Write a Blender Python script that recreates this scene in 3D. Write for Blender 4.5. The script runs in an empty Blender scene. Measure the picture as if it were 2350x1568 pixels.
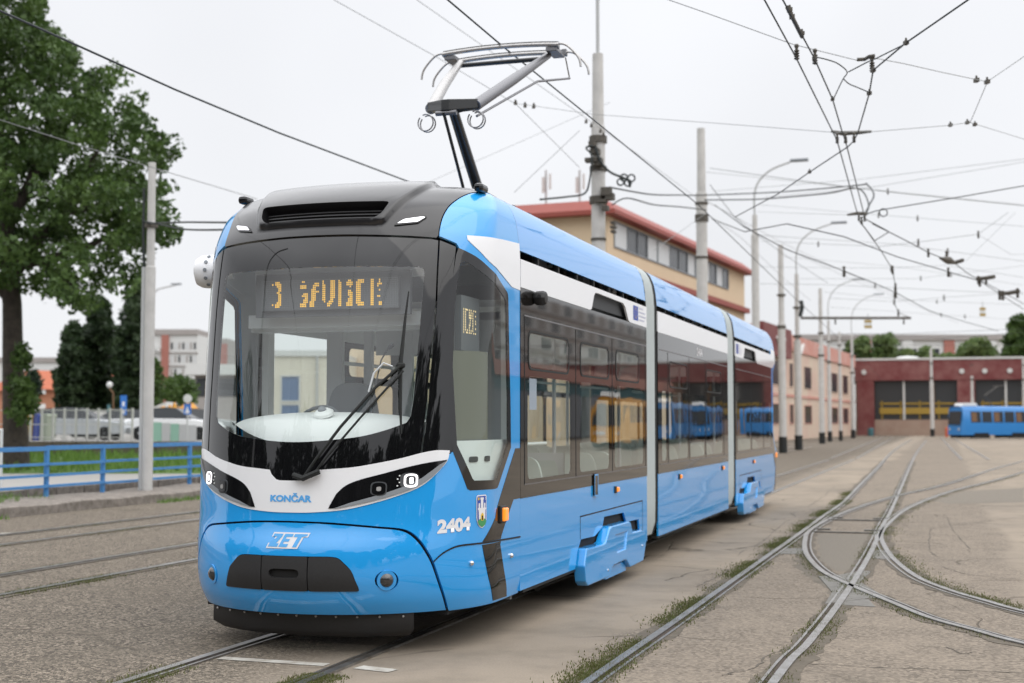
import bpy, math, random
import numpy as np
from mathutils import Vector, Matrix
from mathutils.geometry import delaunay_2d_cdt
R = math.radians
random.seed(7); rng = np.random.default_rng(7)
scn = bpy.context.scene
C = scn.collection

# ------------------------------------------------------------------ camera
YAW, PIT, H = R(17.62), R(3.381), 1.6
cam_d = bpy.data.cameras.new('camera'); cam = bpy.data.objects.new('camera', cam_d); C.objects.link(cam)
cam_d.sensor_width = 36; cam_d.lens = 36 * 3137 / 2350
cam.location = (0, 0, H); cam.rotation_euler = (R(90) + PIT, 0, YAW)
cam_d.clip_start = .1; cam_d.clip_end = 2500
cam_d.dof.use_dof = True; cam_d.dof.focus_distance = 9.3; cam_d.dof.aperture_fstop = 2.0
scn.camera = cam
# ------------------------------------------------------------------ sky and sun (overcast)
SUN_EL, SUN_AZ = 52, 115
w = bpy.data.worlds.new('World'); scn.world = w; w.use_nodes = True
nt = w.node_tree; nt.nodes.clear()
N = nt.nodes.new; L = nt.links.new
out = N('ShaderNodeOutputWorld'); bg = N('ShaderNodeBackground'); bg.inputs['Strength'].default_value = .1
sky = N('ShaderNodeTexSky'); sky.sky_type = 'NISHITA'; sky.sun_disc = False
sky.sun_elevation = R(SUN_EL); sky.sun_rotation = R(SUN_AZ)
hs = N('ShaderNodeHueSaturation'); hs.inputs['Saturation'].default_value = .25
L(sky.outputs[0], hs.inputs['Color'])
tc = N('ShaderNodeTexCoord'); sep = N('ShaderNodeSeparateXYZ'); L(tc.outputs['Generated'], sep.inputs[0])
mr = N('ShaderNodeMapRange'); mr.inputs[1].default_value = -.05; mr.inputs[2].default_value = .9
mr.inputs[3].default_value = .0; mr.inputs[4].default_value = 1.0; L(sep.outputs[2], mr.inputs[0])
nz = N('ShaderNodeTexNoise'); nz.inputs['Scale'].default_value = 1.25; nz.inputs['Detail'].default_value = 4
L(tc.outputs['Generated'], nz.inputs[0])
cr = N('ShaderNodeValToRGB'); cr.color_ramp.elements[0].color = (6.35, 6.43, 6.62, 1); cr.color_ramp.elements[1].color = (19, 19.1, 19.6, 1)
e = cr.color_ramp.elements.new(.38); e.color = (7.0, 7.1, 7.38, 1); e = cr.color_ramp.elements.new(.62); e.color = (14.5, 14.6, 15.0, 1)
L(mr.outputs[0], cr.inputs[0])
nr = N('ShaderNodeMapRange'); nr.inputs[1].default_value = .3; nr.inputs[2].default_value = .7; nr.inputs[3].default_value = .80; nr.inputs[4].default_value = 1.07
L(nz.outputs[0], nr.inputs[0])
vm = N('ShaderNodeVectorMath'); vm.operation = 'SCALE'; L(cr.outputs[0], vm.inputs[0]); L(nr.outputs[0], vm.inputs['Scale'])
mx = N('ShaderNodeMixRGB'); mx.inputs[0].default_value = .9; L(hs.outputs[0], mx.inputs[1]); L(vm.outputs[0], mx.inputs[2])
L(mx.outputs[0], bg.inputs[0]); L(bg.outputs[0], out.inputs[0])
sl = bpy.data.lights.new('sun', 'SUN'); sl.energy = .6; sl.angle = R(70); sl.color = (1, .96, .9)
so = bpy.data.objects.new('sun', sl); C.objects.link(so)
# sky sun_rotation is measured from +Y towards +X
a = R(SUN_AZ); sd = Vector((math.sin(a) * math.cos(R(SUN_EL)), math.cos(a) * math.cos(R(SUN_EL)), math.sin(R(SUN_EL))))
so.rotation_euler = sd.to_track_quat('Z', 'Y').to_euler()
vs = scn.view_settings; vs.view_transform = 'Standard'; vs.look = 'None'; vs.exposure = 0.5; vs.gamma = 1; vs.use_curve_mapping = False
scn.cycles.transparent_max_bounces = 24; scn.cycles.max_bounces = 10; scn.cycles.glossy_bounces = 5

# ------------------------------------------------------------------ survey helpers (photo point -> place in the world)
F = 3137.; SY, CY_ = math.sin(YAW), math.cos(YAW)
def ray(px, py):
    a = (px - 1175) / F; b = -(py - 784) / F
    d = math.cos(PIT) - b * math.sin(PIT); z = math.sin(PIT) + b * math.cos(PIT)
    return np.array([a * CY_ - d * SY, a * SY + d * CY_, z])
def atZ(px, py, z=0.): r = ray(px, py); return np.array([0, 0, H]) + r * ((z - H) / r[2])
def atX(px, py, X): r = ray(px, py); return np.array([0, 0, H]) + r * (X / r[0])
def atD(px, py, d):
    r = ray(px, py); f = -r[0] * SY + r[1] * CY_
    return np.array([0, 0, H]) + r * (d / f)
def gd(px, d, z=0.):                                   # a point at sideways photo position px, distance d, height z
    p = atD(px, 970, d); return np.array([p[0], p[1], z])

# ------------------------------------------------------------------ materials
def mat(name, col, rough=.6, metal=0., coat=0., spec=.5, noise=None, bump=None, emit=None, coat_rough=.03):
    m = bpy.data.materials.new(name); m.use_nodes = True
    t = m.node_tree; b = t.nodes['Principled BSDF']
    b.inputs['Base Color'].default_value = (*col, 1); b.inputs['Roughness'].default_value = rough
    b.inputs['Metallic'].default_value = metal; b.inputs['Coat Weight'].default_value = coat; b.inputs['Coat Roughness'].default_value = coat_rough
    b.inputs['Specular IOR Level'].default_value = spec
    tcn = t.nodes.new('ShaderNodeTexCoord')
    if noise:                                           # (scale, amount, second colour)
        n = t.nodes.new('ShaderNodeTexNoise'); n.inputs['Scale'].default_value = noise[0]; n.inputs['Detail'].default_value = 8; n.inputs['Roughness'].default_value = .65
        t.links.new(tcn.outputs['Object'], n.inputs[0])
        r = t.nodes.new('ShaderNodeMapRange'); r.inputs[1].default_value = .35; r.inputs[2].default_value = .68; r.inputs[4].default_value = noise[1]
        t.links.new(n.outputs[0], r.inputs[0])
        x = t.nodes.new('ShaderNodeMixRGB'); x.inputs[1].default_value = (*col, 1); x.inputs[2].default_value = (*noise[2], 1)
        t.links.new(r.outputs[0], x.inputs[0]); t.links.new(x.outputs[0], b.inputs['Base Color'])
    if bump:                                            # (scale, strength, distance)
        n = t.nodes.new('ShaderNodeTexNoise'); n.inputs['Scale'].default_value = bump[0]; n.inputs['Detail'].default_value = 3
        t.links.new(tcn.outputs['Object'], n.inputs[0])
        k = t.nodes.new('ShaderNodeBump'); k.inputs['Strength'].default_value = bump[1]; k.inputs['Distance'].default_value = bump[2]
        t.links.new(n.outputs[0], k.inputs['Height']); t.links.new(k.outputs[0], b.inputs['Normal'])
        if coat: t.links.new(k.outputs[0], b.inputs['Coat Normal'])
    if emit:
        b.inputs['Emission Color'].default_value = (*emit[0], 1); b.inputs['Emission Strength'].default_value = emit[1]
    return m
def glass(name, tint, f0=.05, wave=.0):                     # thin pane: tinted see-through plus mirror reflection (Schlick)
    m = bpy.data.materials.new(name); m.use_nodes = True; t = m.node_tree; t.nodes.clear(); n = t.nodes.new; l = t.links.new
    o = n('ShaderNodeOutputMaterial'); tr = n('ShaderNodeBsdfTransparent'); tr.inputs[0].default_value = (*tint, 1)
    g = n('ShaderNodeBsdfGlossy'); g.inputs['Roughness'].default_value = .0; g.inputs[0].default_value = (1, 1, 1, 1)
    lw = n('ShaderNodeLayerWeight'); lw.inputs[0].default_value = .5
    p = n('ShaderNodeMath'); p.operation = 'POWER'; p.inputs[1].default_value = 5; l(lw.outputs['Facing'], p.inputs[0])
    k = n('ShaderNodeMapRange'); k.inputs[3].default_value = f0; k.inputs[4].default_value = .95; l(p.outputs[0], k.inputs[0])
    x = n('ShaderNodeMixShader'); l(k.outputs[0], x.inputs[0]); l(tr.outputs[0], x.inputs[1]); l(g.outputs[0], x.inputs[2])
    if wave:
        tcn = n('ShaderNodeTexCoord'); q = n('ShaderNodeTexNoise'); q.inputs['Scale'].default_value = 1.3; q.inputs['Detail'].default_value = 1; l(tcn.outputs['Object'], q.inputs[0])
        u = n('ShaderNodeBump'); u.inputs['Strength'].default_value = wave; u.inputs['Distance'].default_value = .02; l(q.outputs[0], u.inputs['Height']); l(u.outputs[0], g.inputs['Normal'])
    l(x.outputs[0], o.inputs[0]); return m
def lined(m, col):                                          # bare inner face of a painted shell
    t = m.node_tree; b = t.nodes['Principled BSDF']; g = t.nodes.new('ShaderNodeNewGeometry'); x = t.nodes.new('ShaderNodeMixRGB')
    x.inputs[1].default_value = b.inputs['Base Color'].default_value; x.inputs[2].default_value = (*col, 1); t.links.new(g.outputs['Backfacing'], x.inputs[0]); t.links.new(x.outputs[0], b.inputs['Base Color'])
M = {}
M['blue'] = mat('blue_paint', (.016, .335, .80), .45, coat=1., spec=.1, bump=(.9, .16, .008))
lined(M['blue'], (.55, .58, .60)); M['blue'].node_tree.nodes['Principled BSDF'].inputs['Coat IOR'].default_value = 1.85
M['blue_roof_sheen'] = mat('blue_paint_roof_sheen', (.026, .325, .82), .45, coat=1., spec=.25, bump=(1.1, .25, .008))  # body paint again, coat reflection raised to paint in a paler sky sheen
M['blue_roof_sheen'].node_tree.nodes['Principled BSDF'].inputs['Coat IOR'].default_value = 2.1
M['white'] = mat('white_paint', (.80, .81, .83), .35, coat=.8)
M['black_gloss'] = mat('black_gloss', (.006, .006, .007), .10, spec=.5)
M['frit'] = mat('printed_glass_border', (.006, .006, .007), .03, spec=.75)
M['frit_side'] = mat('brown_glass_border', (.011, .010, .009), .03, spec=.5)
M['cowl'] = mat('dark_grey_paint', (.012, .0115, .013), .35, spec=.3, coat=.8, coat_rough=.10)
M['black_matte'] = mat('black_plastic', (.016, .016, .017), .55, noise=(60, .5, (.026, .026, .027)))
M['rubber'] = mat('black_rubber', (.01, .012, .012), .7)
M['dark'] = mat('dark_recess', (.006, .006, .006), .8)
M['grey_bellows'] = mat('grey_fabric_bellows', (.43, .48, .48), .6, noise=(14, .4, (.36, .40, .40)))
M['windscreen'] = glass('windscreen_glass', (.95, .98, .97), .085)
M['cab_glass'] = glass('cab_side_glass', (.84, .89, .87), .05)
M['side_glass'] = glass('tinted_side_glass', (.90, .95, .93), .085, .12)
M['int_white'] = mat('interior_white', (.82, .85, .84), .5)
M['int_grey'] = mat('interior_grey', (.56, .59, .61), .6)
M['int_mid'] = mat('interior_mid_grey', (.22, .24, .26), .6)
M['int_dark'] = mat('interior_dark', (.05, .055, .06), .7)
M['seat'] = mat('seat_shell', (.50, .56, .52), .5)
M['orange_pole'] = mat('orange_handrail', (.75, .33, .08), .4)
M['led'] = mat('led_amber', (.9, .5, .05), .5, emit=((1., .55, .06), .52))
M['led_warm'] = mat('led_warm', (.9, .7, .4), .5, emit=((1., .72, .32), .9))
M['led_off'] = mat('led_board', (.13, .137, .15), .5)
M['drl'] = mat('lamp_lit', (1, 1, 1), .3, emit=((1., .94, .96), 1.3))
M['lens'] = mat('lamp_lens', (.03, .03, .032), .06, coat=1.)
M['chrome'] = mat('bright_metal', (.75, .75, .77), .18, metal=1.)
M['amber'] = mat('amber_lens', (.9, .25, .02), .2, coat=1., emit=((1., .30, .02), .5))
M['alu'] = mat('brushed_aluminium', (.50, .49, .48), .38, metal=.75, noise=(30, .5, (.30, .29, .28)))
M['alu_dark'] = mat('grey_metal_tube', (.20, .20, .21), .33, metal=.7)
M['arm_black'] = mat('black_arm', (.012, .013, .014), .35, coat=.3)
M['print_white'] = mat('white_print', (.74, .74, .76), .5)
M['print_blue'] = mat('blue_print', (.09, .38, .78), .5)
M['print_royal'] = mat('royal_print', (.03, .08, .38), .5)
M['print_grey'] = mat('grey_print', (.45, .47, .58), .5)
M['gold'] = mat('gold_print', (.75, .50, .05), .5)
M['green_print'] = mat('green_print', (.05, .28, .09), .5)
M['concrete_pole'] = mat('concrete_pole_paint', (.54, .53, .51), .8, noise=(3, .6, (.39, .385, .37)))
M['steel_pole'] = mat('grey_steel_pole', (.42, .43, .43), .6)
M['fitting'] = mat('dark_fitting', (.05, .047, .042), .6, noise=(25, .7, (.12, .10, .07)))
M['wire'] = mat('dark_wire', (.028, .034, .036), .6)
M['cable'] = mat('black_cable', (.014, .02, .02), .6)
M['thin_wire'] = mat('grey_wire', (.24, .25, .25), .6)
M['bark'] = mat('bark', (.055, .044, .034), .9, noise=(5, .8, (.02, .017, .014)), bump=(9, .8, .05))
M['rail_blue'] = mat('railing_blue', (.045, .20, .47), .45, noise=(6, .6, (.10, .27, .50)))
M['kerb'] = mat('weathered_kerb', (.26, .23, .20), .95, noise=(7, .9, (.10, .085, .07)), bump=(30, .6, .02))
M['wall_conc'] = mat('dark_retaining_wall', (.15, .125, .10), .95, noise=(2, .8, (.075, .062, .05)))
M['road'] = mat('pale_road', (.32, .31, .29), .95, noise=(.6, .6, (.30, .29, .275)))
M['grass'] = mat('grass_soil', (.09, .17, .03), .95, noise=(.8, .8, (.05, .10, .02)))
M['tile'] = mat('orange_roof_tile', (.42, .12, .055), .8, noise=(3, .6, (.32, .09, .045)))
M['brick'] = mat('orange_brick', (.42, .19, .11), .85, noise=(5, .5, (.34, .15, .09)))
M['beige'] = mat('beige_render', (.62, .49, .34), .9, noise=(.5, .4, (.54, .42, .29)))
M['cream'] = mat('cream_render', (.66, .62, .52), .9)
M['pink'] = mat('faded_pink_render', (.60, .50, .39), .9, noise=(.35, .7, (.58, .36, .30)))
M['pink_dark'] = mat('faded_red_band', (.52, .22, .17), .9, noise=(.6, .8, (.58, .38, .33)))
M['red_metal'] = mat('red_roof_metal', (.27, .058, .042), .6, noise=(2, .4, (.21, .048, .037)))
M['red_fascia'] = mat('weathered_red_fascia', (.145, .029, .030), .8, noise=(.7, .95, (.23, .10, .09)))
M['brown'] = mat('brown_steel', (.16, .085, .04), .7)
M['hall_dark'] = mat('dark_hall_glass', (.035, .037, .038), .35)
M['yellow'] = mat('yellow_paint', (.33, .215, .03), .6)
M['dado'] = mat('worn_brown_wall', (.36, .27, .21), .9, noise=(.8, .6, (.28, .17, .13)))
M['win_dark'] = mat('dark_window', (.04, .045, .05), .25, spec=.35)
M['win_pale'] = mat('pale_blind', (.55, .57, .58), .5)
M['win_blue'] = mat('blue_window', (.10, .17, .30), .2)
M['apt_white'] = mat('apartment_white', (.62, .63, .62), .9)
M['apt_grey'] = mat('apartment_grey', (.36, .34, .33), .9, noise=(.15, .6, (.28, .25, .23)))
M['apt_red'] = mat('apartment_red', (.36, .15, .12), .9)
M['old_blue'] = mat('old_tram_blue', (.022, .19, .50), .45, coat=.3, noise=(2, .4, (.03, .22, .52)))
M['old_yellow'] = mat('old_tram_orange', (.62, .29, .03), .5)
M['teal'] = mat('teal_frame', (.05, .14, .16), .6)
M['hoard'] = mat('pale_hoarding', (.56, .56, .54), .9)
M['car_silver'] = mat('silver_car_paint', (.46, .49, .51), .3, metal=.3, coat=1.)
M['car_white'] = mat('white_car_paint', (.78, .79, .80), .3, coat=1.)
M['car_dark'] = mat('dark_car_paint', (.10, .11, .12), .3, coat=1.)
M['sign_blue'] = mat('sign_blue', (.03, .17, .55), .5)
M['bin_green'] = mat('green_bin', (.30, .34, .27), .6)
M['bin_blue'] = mat('blue_bin', (.05, .08, .30), .6)
M['blind'] = mat('olive_blind', (.17, .17, .13), .7)
M['mint'] = mat('mint_panel', (.24, .42, .33), .8)
M['steel_rail'] = mat('worn_rail_steel', (.34, .335, .325), .32, metal=.8, noise=(6, .85, (.17, .145, .12)))
M['rail_rust'] = mat('rusty_groove', (.05, .036, .026), .9)
M['paint_line'] = mat('worn_white_line', (.47, .46, .42), .9, noise=(7, .95, (.24, .21, .17)))
M['crack'] = mat('dirt_filled_crack', (.10, .086, .068), .95)
M['plate'] = mat('cast_steel_plate', (.17, .16, .14), .6, metal=.3, noise=(8, .8, (.09, .082, .07)))

# ------------------------------------------------------------------ mesh builder
class MB:
    def __init__(s): s.v = []; s.f = []; s.n = None
    def add(s, vs, fs):
        o = len(s.v); s.v += [tuple(map(float, p)) for p in vs]; s.f += [tuple(o + i for i in f) for f in fs]; return s
    def box(s, c, d, rz=0.):
        x, y, z = c; a, b, h = d[0] / 2, d[1] / 2, d[2] / 2; co, si = math.cos(rz), math.sin(rz)
        vs = [(x + co * i * a - si * j * b, y + si * i * a + co * j * b, z + k * h) for k in (-1, 1) for i, j in ((-1, -1), (1, -1), (1, 1), (-1, 1))]
        return s.add(vs, [(3, 2, 1, 0), (4, 5, 6, 7), (0, 1, 5, 4), (1, 2, 6, 5), (2, 3, 7, 6), (3, 0, 4, 7)])
    def tube(s, pts, r, n=8, cap=True):
        P = [Vector(p) for p in pts]; k = len(P); rr = r if hasattr(r, '__len__') else [r] * k
        up = Vector((0, 0, 1)); vs = []; fs = []; prev = None
        for i in range(k):
            t = (P[min(i + 1, k - 1)] - P[max(i - 1, 0)]).normalized()
            if prev is None:
                u = t.cross(up)
                if u.length < 1e-3: u = t.cross(Vector((1, 0, 0)))
            else: u = prev - t * prev.dot(t)
            u.normalize(); prev = u; q = t.cross(u)
            for j in range(n):
                a = 2 * math.pi * j / n; vs.append(P[i] + (u * math.cos(a) + q * math.sin(a)) * rr[i])
        for i in range(k - 1):
            for j in range(n): fs.append((i * n + j, i * n + (j + 1) % n, (i + 1) * n + (j + 1) % n, (i + 1) * n + j))
        if cap: fs.append(tuple(range(n))[::-1]); fs.append(tuple((k - 1) * n + j for j in range(n)))
        return s.add(vs, fs)
    def prism(s, poly, fn, d):                            # polygon mapped by fn(a,b,depth) and given thickness d
        k = len(poly); vs = [fn(a, b, 0) for a, b in poly] + [fn(a, b, d) for a, b in poly]
        return s.add(vs, [tuple(range(k)), tuple(range(2 * k - 1, k - 1, -1))] + [(i, (i + 1) % k, k + (i + 1) % k, k + i)[::-1] for i in range(k)])
    def lathe(s, c, prof, axis=(0, 0, 1), n=20):
        ax = Vector(axis).normalized(); u = ax.cross(Vector((0, 0, 1)))
        if u.length < 1e-3: u = Vector((1, 0, 0))
        u.normalize(); q = ax.cross(u); c = Vector(c); vs = []; fs = []; k = len(prof)
        for r, h in prof:
            for j in range(n):
                a = 2 * math.pi * j / n; vs.append(c + ax * h + (u * math.cos(a) + q * math.sin(a)) * r)
        for i in range(k - 1):
            for j in range(n): fs.append((i * n + j, i * n + (j + 1) % n, (i + 1) * n + (j + 1) % n, (i + 1) * n + j))
        fs.append(tuple(range(n))[::-1]); fs.append(tuple((k - 1) * n + j for j in range(n)))
        return s.add(vs, fs)
BASE = {}
def obj(name, mb, m, parent=None, smooth=False, bevel=0, **props):
    me = bpy.data.meshes.new(name)
    off = np.zeros(3)
    p = parent
    while p is not None: off += np.array(p.location); p = p.parent
    me.from_pydata([tuple(np.array(v) - off) for v in mb.v] if off.any() else mb.v, [], mb.f)
    me.update()
    for mm in (m if isinstance(m, (list, tuple)) else [m]): me.materials.append(mm)
    o = bpy.data.objects.new(name, me); C.objects.link(o)
    if parent is not None: o.parent = parent
    if smooth: me.polygons.foreach_set('use_smooth', [True] * len(me.polygons))
    if smooth == 'auto':
        import bmesh
        b = bmesh.new(); b.from_mesh(me)
        for e_ in b.edges: e_.smooth = e_.is_boundary or e_.calc_face_angle(3) < R(38)
        b.to_mesh(me); b.free()
    if bevel:
        md = o.modifiers.new('bevel', 'BEVEL'); md.width = bevel; md.segments = 2; md.limit_method = 'ANGLE'; md.angle_limit = R(35)
    for k, v in props.items(): o[k] = v
    return o
def thing(name, loc, label, category, group=None):
    o = bpy.data.objects.new(name, None); o.empty_display_size = .2; o.location = tuple(map(float, loc)); C.objects.link(o)
    o['label'] = label; o['category'] = category
    if group: o['group'] = group
    return o
def cubes(name, m, parent=None, *boxes, **k):
    b = MB()
    for c, d in boxes: b.box(c, d)
    return obj(name, b, m, parent, **k)
def copy_tree(o, loc, label):
    c = o.copy(); C.objects.link(c); c.location = loc; c['label'] = label
    for ch in [x for x in bpy.data.objects if x.parent == o]:
        d = ch.copy(); C.objects.link(d); d.parent = c
        for g in [x for x in bpy.data.objects if x.parent == ch]:
            q = g.copy(); C.objects.link(q); q.parent = d
    return c
def cr_(pts, n=6, closed=False):                          # smooth curve through points
    P = [np.array(p, float) for p in pts]; k = len(P); o = []
    for i in range(k if closed else k - 1):
        p0 = P[(i - 1) % k] if closed or i > 0 else P[0]; p1 = P[i]; p2 = P[(i + 1) % k]; p3 = P[(i + 2) % k] if closed or i + 2 < k else P[-1]
        for j in range(n):
            t = j / n; o.append(tuple(.5 * (2 * p1 + (p2 - p0) * t + (2 * p0 - 5 * p1 + 4 * p2 - p3) * t * t + (3 * p1 - p0 - 3 * p2 + p3) * t ** 3)))
    if not closed: o.append(tuple(P[-1]))
    return o
def rpoly(pts, r=.03, n=4):                               # polygon with rounded corners
    P = [np.array(p, float) for p in pts]; k = len(P); o = []
    for i in range(k):
        a, b, c = P[i - 1], P[i], P[(i + 1) % k]; u = a - b; w_ = c - b; lu, lw = np.linalg.norm(u), np.linalg.norm(w_)
        q = min(r, lu * .45, lw * .45); s, e_ = b + u / lu * q, b + w_ / lw * q
        for j in range(n + 1):
            t = j / n; o.append(tuple((1 - t) ** 2 * s + 2 * t * (1 - t) * b + t * t * e_))
    return o
def inside(poly, x, y):
    x = np.asarray(x); y = np.asarray(y); r = np.zeros(x.shape, bool); k = len(poly)
    for i in range(k):
        x1, y1 = poly[i]; x2, y2 = poly[(i + 1) % k]
        if y1 == y2: continue
        c = ((y1 > y) != (y2 > y)) & (x < (x2 - x1) * (y - y1) / (y2 - y1) + x1); r ^= c
    return r
def resample(poly, sx, step):
    o = []
    for i in range(len(poly)):
        a = np.array(poly[i]); b = np.array(poly[(i + 1) % len(poly)]); dl = math.hypot((b[0] - a[0]) * sx, b[1] - a[1])
        if dl < 1e-5: continue
        n = max(1, int(math.ceil(dl / step)))
        for j in range(n): o.append(tuple(a + (b - a) * j / n))
    return o
def tri(poly, holes=(), sx=1., step=.05, grid=True, lines=()):
    loops = [resample(poly, sx, step)] + [resample(h, sx, step) for h in holes]
    co = []; ed = []
    for lp in loops:
        o = len(co); k = len(lp); co += [Vector((p[0] * sx, p[1])) for p in lp]; ed += [(o + i, o + (i + 1) % k) for i in range(k)]
    for ln in lines:
        o = len(co); co += [Vector((p[0] * sx, p[1])) for p in ln]; ed += [(o + i, o + i + 1) for i in range(len(ln) - 1)]
    nb = len(co)
    if grid:
        A = np.array([c[:] for c in co]); x0, y0 = A.min(0); x1, y1 = A.max(0)
        gx, gy = np.meshgrid(np.arange(x0 + step / 2, x1, step), np.arange(y0 + step / 2, y1, step))
        gx, gy = gx.ravel(), gy.ravel(); ok = inside([(p[0] * sx, p[1]) for p in poly], gx, gy)
        for h in holes: ok &= ~inside([(p[0] * sx, p[1]) for p in h], gx, gy)
        gx, gy = gx[ok], gy[ok]
        if len(gx):
            d2 = ((gx[:, None] - A[None, :, 0]) ** 2 + (gy[:, None] - A[None, :, 1]) ** 2).min(1); kp = d2 > (step * .45) ** 2
            co += [Vector((x, y)) for x, y in zip(gx[kp], gy[kp])]
    v, e_, f, ov, oe, of = delaunay_2d_cdt(co, ed, [], 0, 1e-6)
    V = np.array([q[:] for q in v]); T = np.array([q[:] for q in f if len(q) == 3])
    c = V[T].mean(1); ok = inside([(p[0] * sx, p[1]) for p in poly], c[:, 0], c[:, 1])
    for h in holes: ok &= ~inside([(p[0] * sx, p[1]) for p in h], c[:, 0], c[:, 1])
    T = T[ok]; V = V.copy(); V[:, 0] /= sx
    a_, b_, c_ = V[T[:, 0]], V[T[:, 1]], V[T[:, 2]]
    ar = (b_[:, 0] - a_[:, 0]) * (c_[:, 1] - a_[:, 1]) - (b_[:, 1] - a_[:, 1]) * (c_[:, 0] - a_[:, 0])
    T[ar < 0] = T[ar < 0][:, ::-1]
    return V, T[np.abs(ar) > 1e-10], loops

# ------------------------------------------------------------------ ground (one sheet) and paved surfaces
def ground_material():
    m = bpy.data.materials.new('yard_paving'); m.use_nodes = True; t = m.node_tree; b = t.nodes['Principled BSDF']
    b.inputs['Roughness'].default_value = .92; b.inputs['Specular IOR Level'].default_value = .25
    n = t.nodes.new; l = t.links.new
    g = n('ShaderNodeTexCoord'); P = g.outputs['Object']
    def noise(s, d=6, r=.6):
        q = n('ShaderNodeTexNoise'); q.inputs['Scale'].default_value = s; q.inputs['Detail'].default_value = d; q.inputs['Roughness'].default_value = r; l(P, q.inputs[0]); return q.outputs[0]
    def ramp(v, a, c, lo=0., hi=1.):
        q = n('ShaderNodeMapRange'); q.inputs[1].default_value = a; q.inputs[2].default_value = c; q.inputs[3].default_value = lo; q.inputs[4].default_value = hi; l(v, q.inputs[0]); return q.outputs[0]
    def mixc(f, a, c):
        q = n('ShaderNodeMixRGB')
        for i, v in ((0, f), (1, a), (2, c)):
            if isinstance(v, (int, float)): q.inputs[i].default_value = v
            elif isinstance(v, tuple): q.inputs[i].default_value = (*v, 1)
            else: l(v, q.inputs[i])
        return q.outputs[0]
    def math_(op, a, c):
        q = n('ShaderNodeMath'); q.operation = op
        for i, v in ((0, a), (1, c)):
            if isinstance(v, (int, float)): q.inputs[i].default_value = v
            else: l(v, q.inputs[i])
        return q.outputs[0]
    big = noise(.28, 5); mid = noise(1.7, 7, .65); fine = noise(70, 3)
    sx = n('ShaderNodeSeparateXYZ'); l(P, sx.inputs[0])
    # concrete to the right of the tram, coarse aggregate asphalt to the left
    wob = math_('ADD', sx.outputs[0], math_('MULTIPLY', math_('SUBTRACT', big, .5), 1.4))
    left = ramp(wob, -3.7, -4.4)
    between = math_('MULTIPLY', ramp(wob, -2.4, -2.25), math_('MAXIMUM', ramp(wob, .75, .6), ramp(sx.outputs[1], 13.5, 12.6)))
    conc = mixc(ramp(big, .38, .66), (0.321, 0.266, 0.205), (0.230, 0.195, 0.155))
    conc = mixc(math_('MULTIPLY', ramp(mid, .45, .75), .55), conc, (0.144, 0.120, 0.090))
    vor = n('ShaderNodeTexVoronoi'); vor.inputs['Scale'].default_value = 46; l(P, vor.inputs['Vector'])
    ved = n('ShaderNodeTexVoronoi'); ved.feature = 'DISTANCE_TO_EDGE'; ved.inputs['Scale'].default_value = 46; l(P, ved.inputs['Vector'])
    vs_ = n('ShaderNodeSeparateColor'); l(vor.outputs['Color'], vs_.inputs[0])
    chip = mixc(ramp(vs_.outputs[0], 0, 1), (0.028, 0.023, 0.018), (0.400, 0.336, 0.260))
    chip = mixc(ramp(ved.outputs['Distance'], .10, .02), chip, (0.028, 0.024, 0.019))
    chip = mixc(math_('MULTIPLY', ramp(mid, .42, .7), .6), chip, (0.112, 0.094, 0.072))
    asph = mixc(ramp(math_('ADD', big, math_('MULTIPLY', mid, .4)), .55, .95), chip, mixc(.30, chip, (0.176, 0.148, 0.112)))
    col = mixc(left, conc, asph)
    tarb = mixc(ramp(vs_.outputs[1], 0, 1), (0.104, 0.086, 0.068), (0.288, 0.240, 0.188))
    col = mixc(math_('MULTIPLY', between, ramp(mid, .3, .62, .5, .95)), col, tarb)
    col = mixc(math_('MULTIPLY', ramp(fine, .3, .75), .28), col, (0.096, 0.084, 0.072))
    # hairline cracks
    wp = n('ShaderNodeVectorMath'); wp.operation = 'ADD'; nv = n('ShaderNodeTexNoise'); nv.inputs['Scale'].default_value = .7; nv.inputs['Detail'].default_value = 3; l(P, nv.inputs[0])
    l(P, wp.inputs[0]); l(nv.outputs['Color'], wp.inputs[1])
    v2 = n('ShaderNodeTexVoronoi'); v2.feature = 'DISTANCE_TO_EDGE'; v2.inputs['Scale'].default_value = .45; l(wp.outputs[0], v2.inputs['Vector'])
    cm = math_('MULTIPLY', ramp(v2.outputs[0], .010, .002), ramp(noise(.55, 2), .46, .56))
    col = mixc(math_('MULTIPLY', cm, .7), col, (.07, .058, .043))
    # oil stains along the tracks
    col = mixc(math_('MULTIPLY', ramp(noise(.75, 4), .58, .72), .30), col, (.09, .078, .065))
    l(col, b.inputs['Base Color'])
    k = n('ShaderNodeBump'); k.inputs['Strength'].default_value = .8; k.inputs['Distance'].default_value = .008
    l(math_('ADD', math_('MULTIPLY', fine, .5), math_('ADD', math_('MULTIPLY', vs_.outputs[2], left), math_('MULTIPLY', cm, -1.5))), k.inputs['Height']); l(k.outputs[0], b.inputs['Normal'])
    return m
M['ground'] = ground_material()
gb = MB(); gx = np.concatenate([[-900, -300], np.arange(-80, 81, 8), [300, 900]]); gy = np.concatenate([[-600, -100], np.arange(-20, 261, 8), [600, 1500]])
gv = [(x, y, 0) for y in gy for x in gx]; nx = len(gx)
gb.add(gv, [(j * nx + i, j * nx + i + 1, (j + 1) * nx + i + 1, (j + 1) * nx + i) for j in range(len(gy) - 1) for i in range(nx - 1)])
obj('ground', gb, M['ground'], kind='structure')

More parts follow.
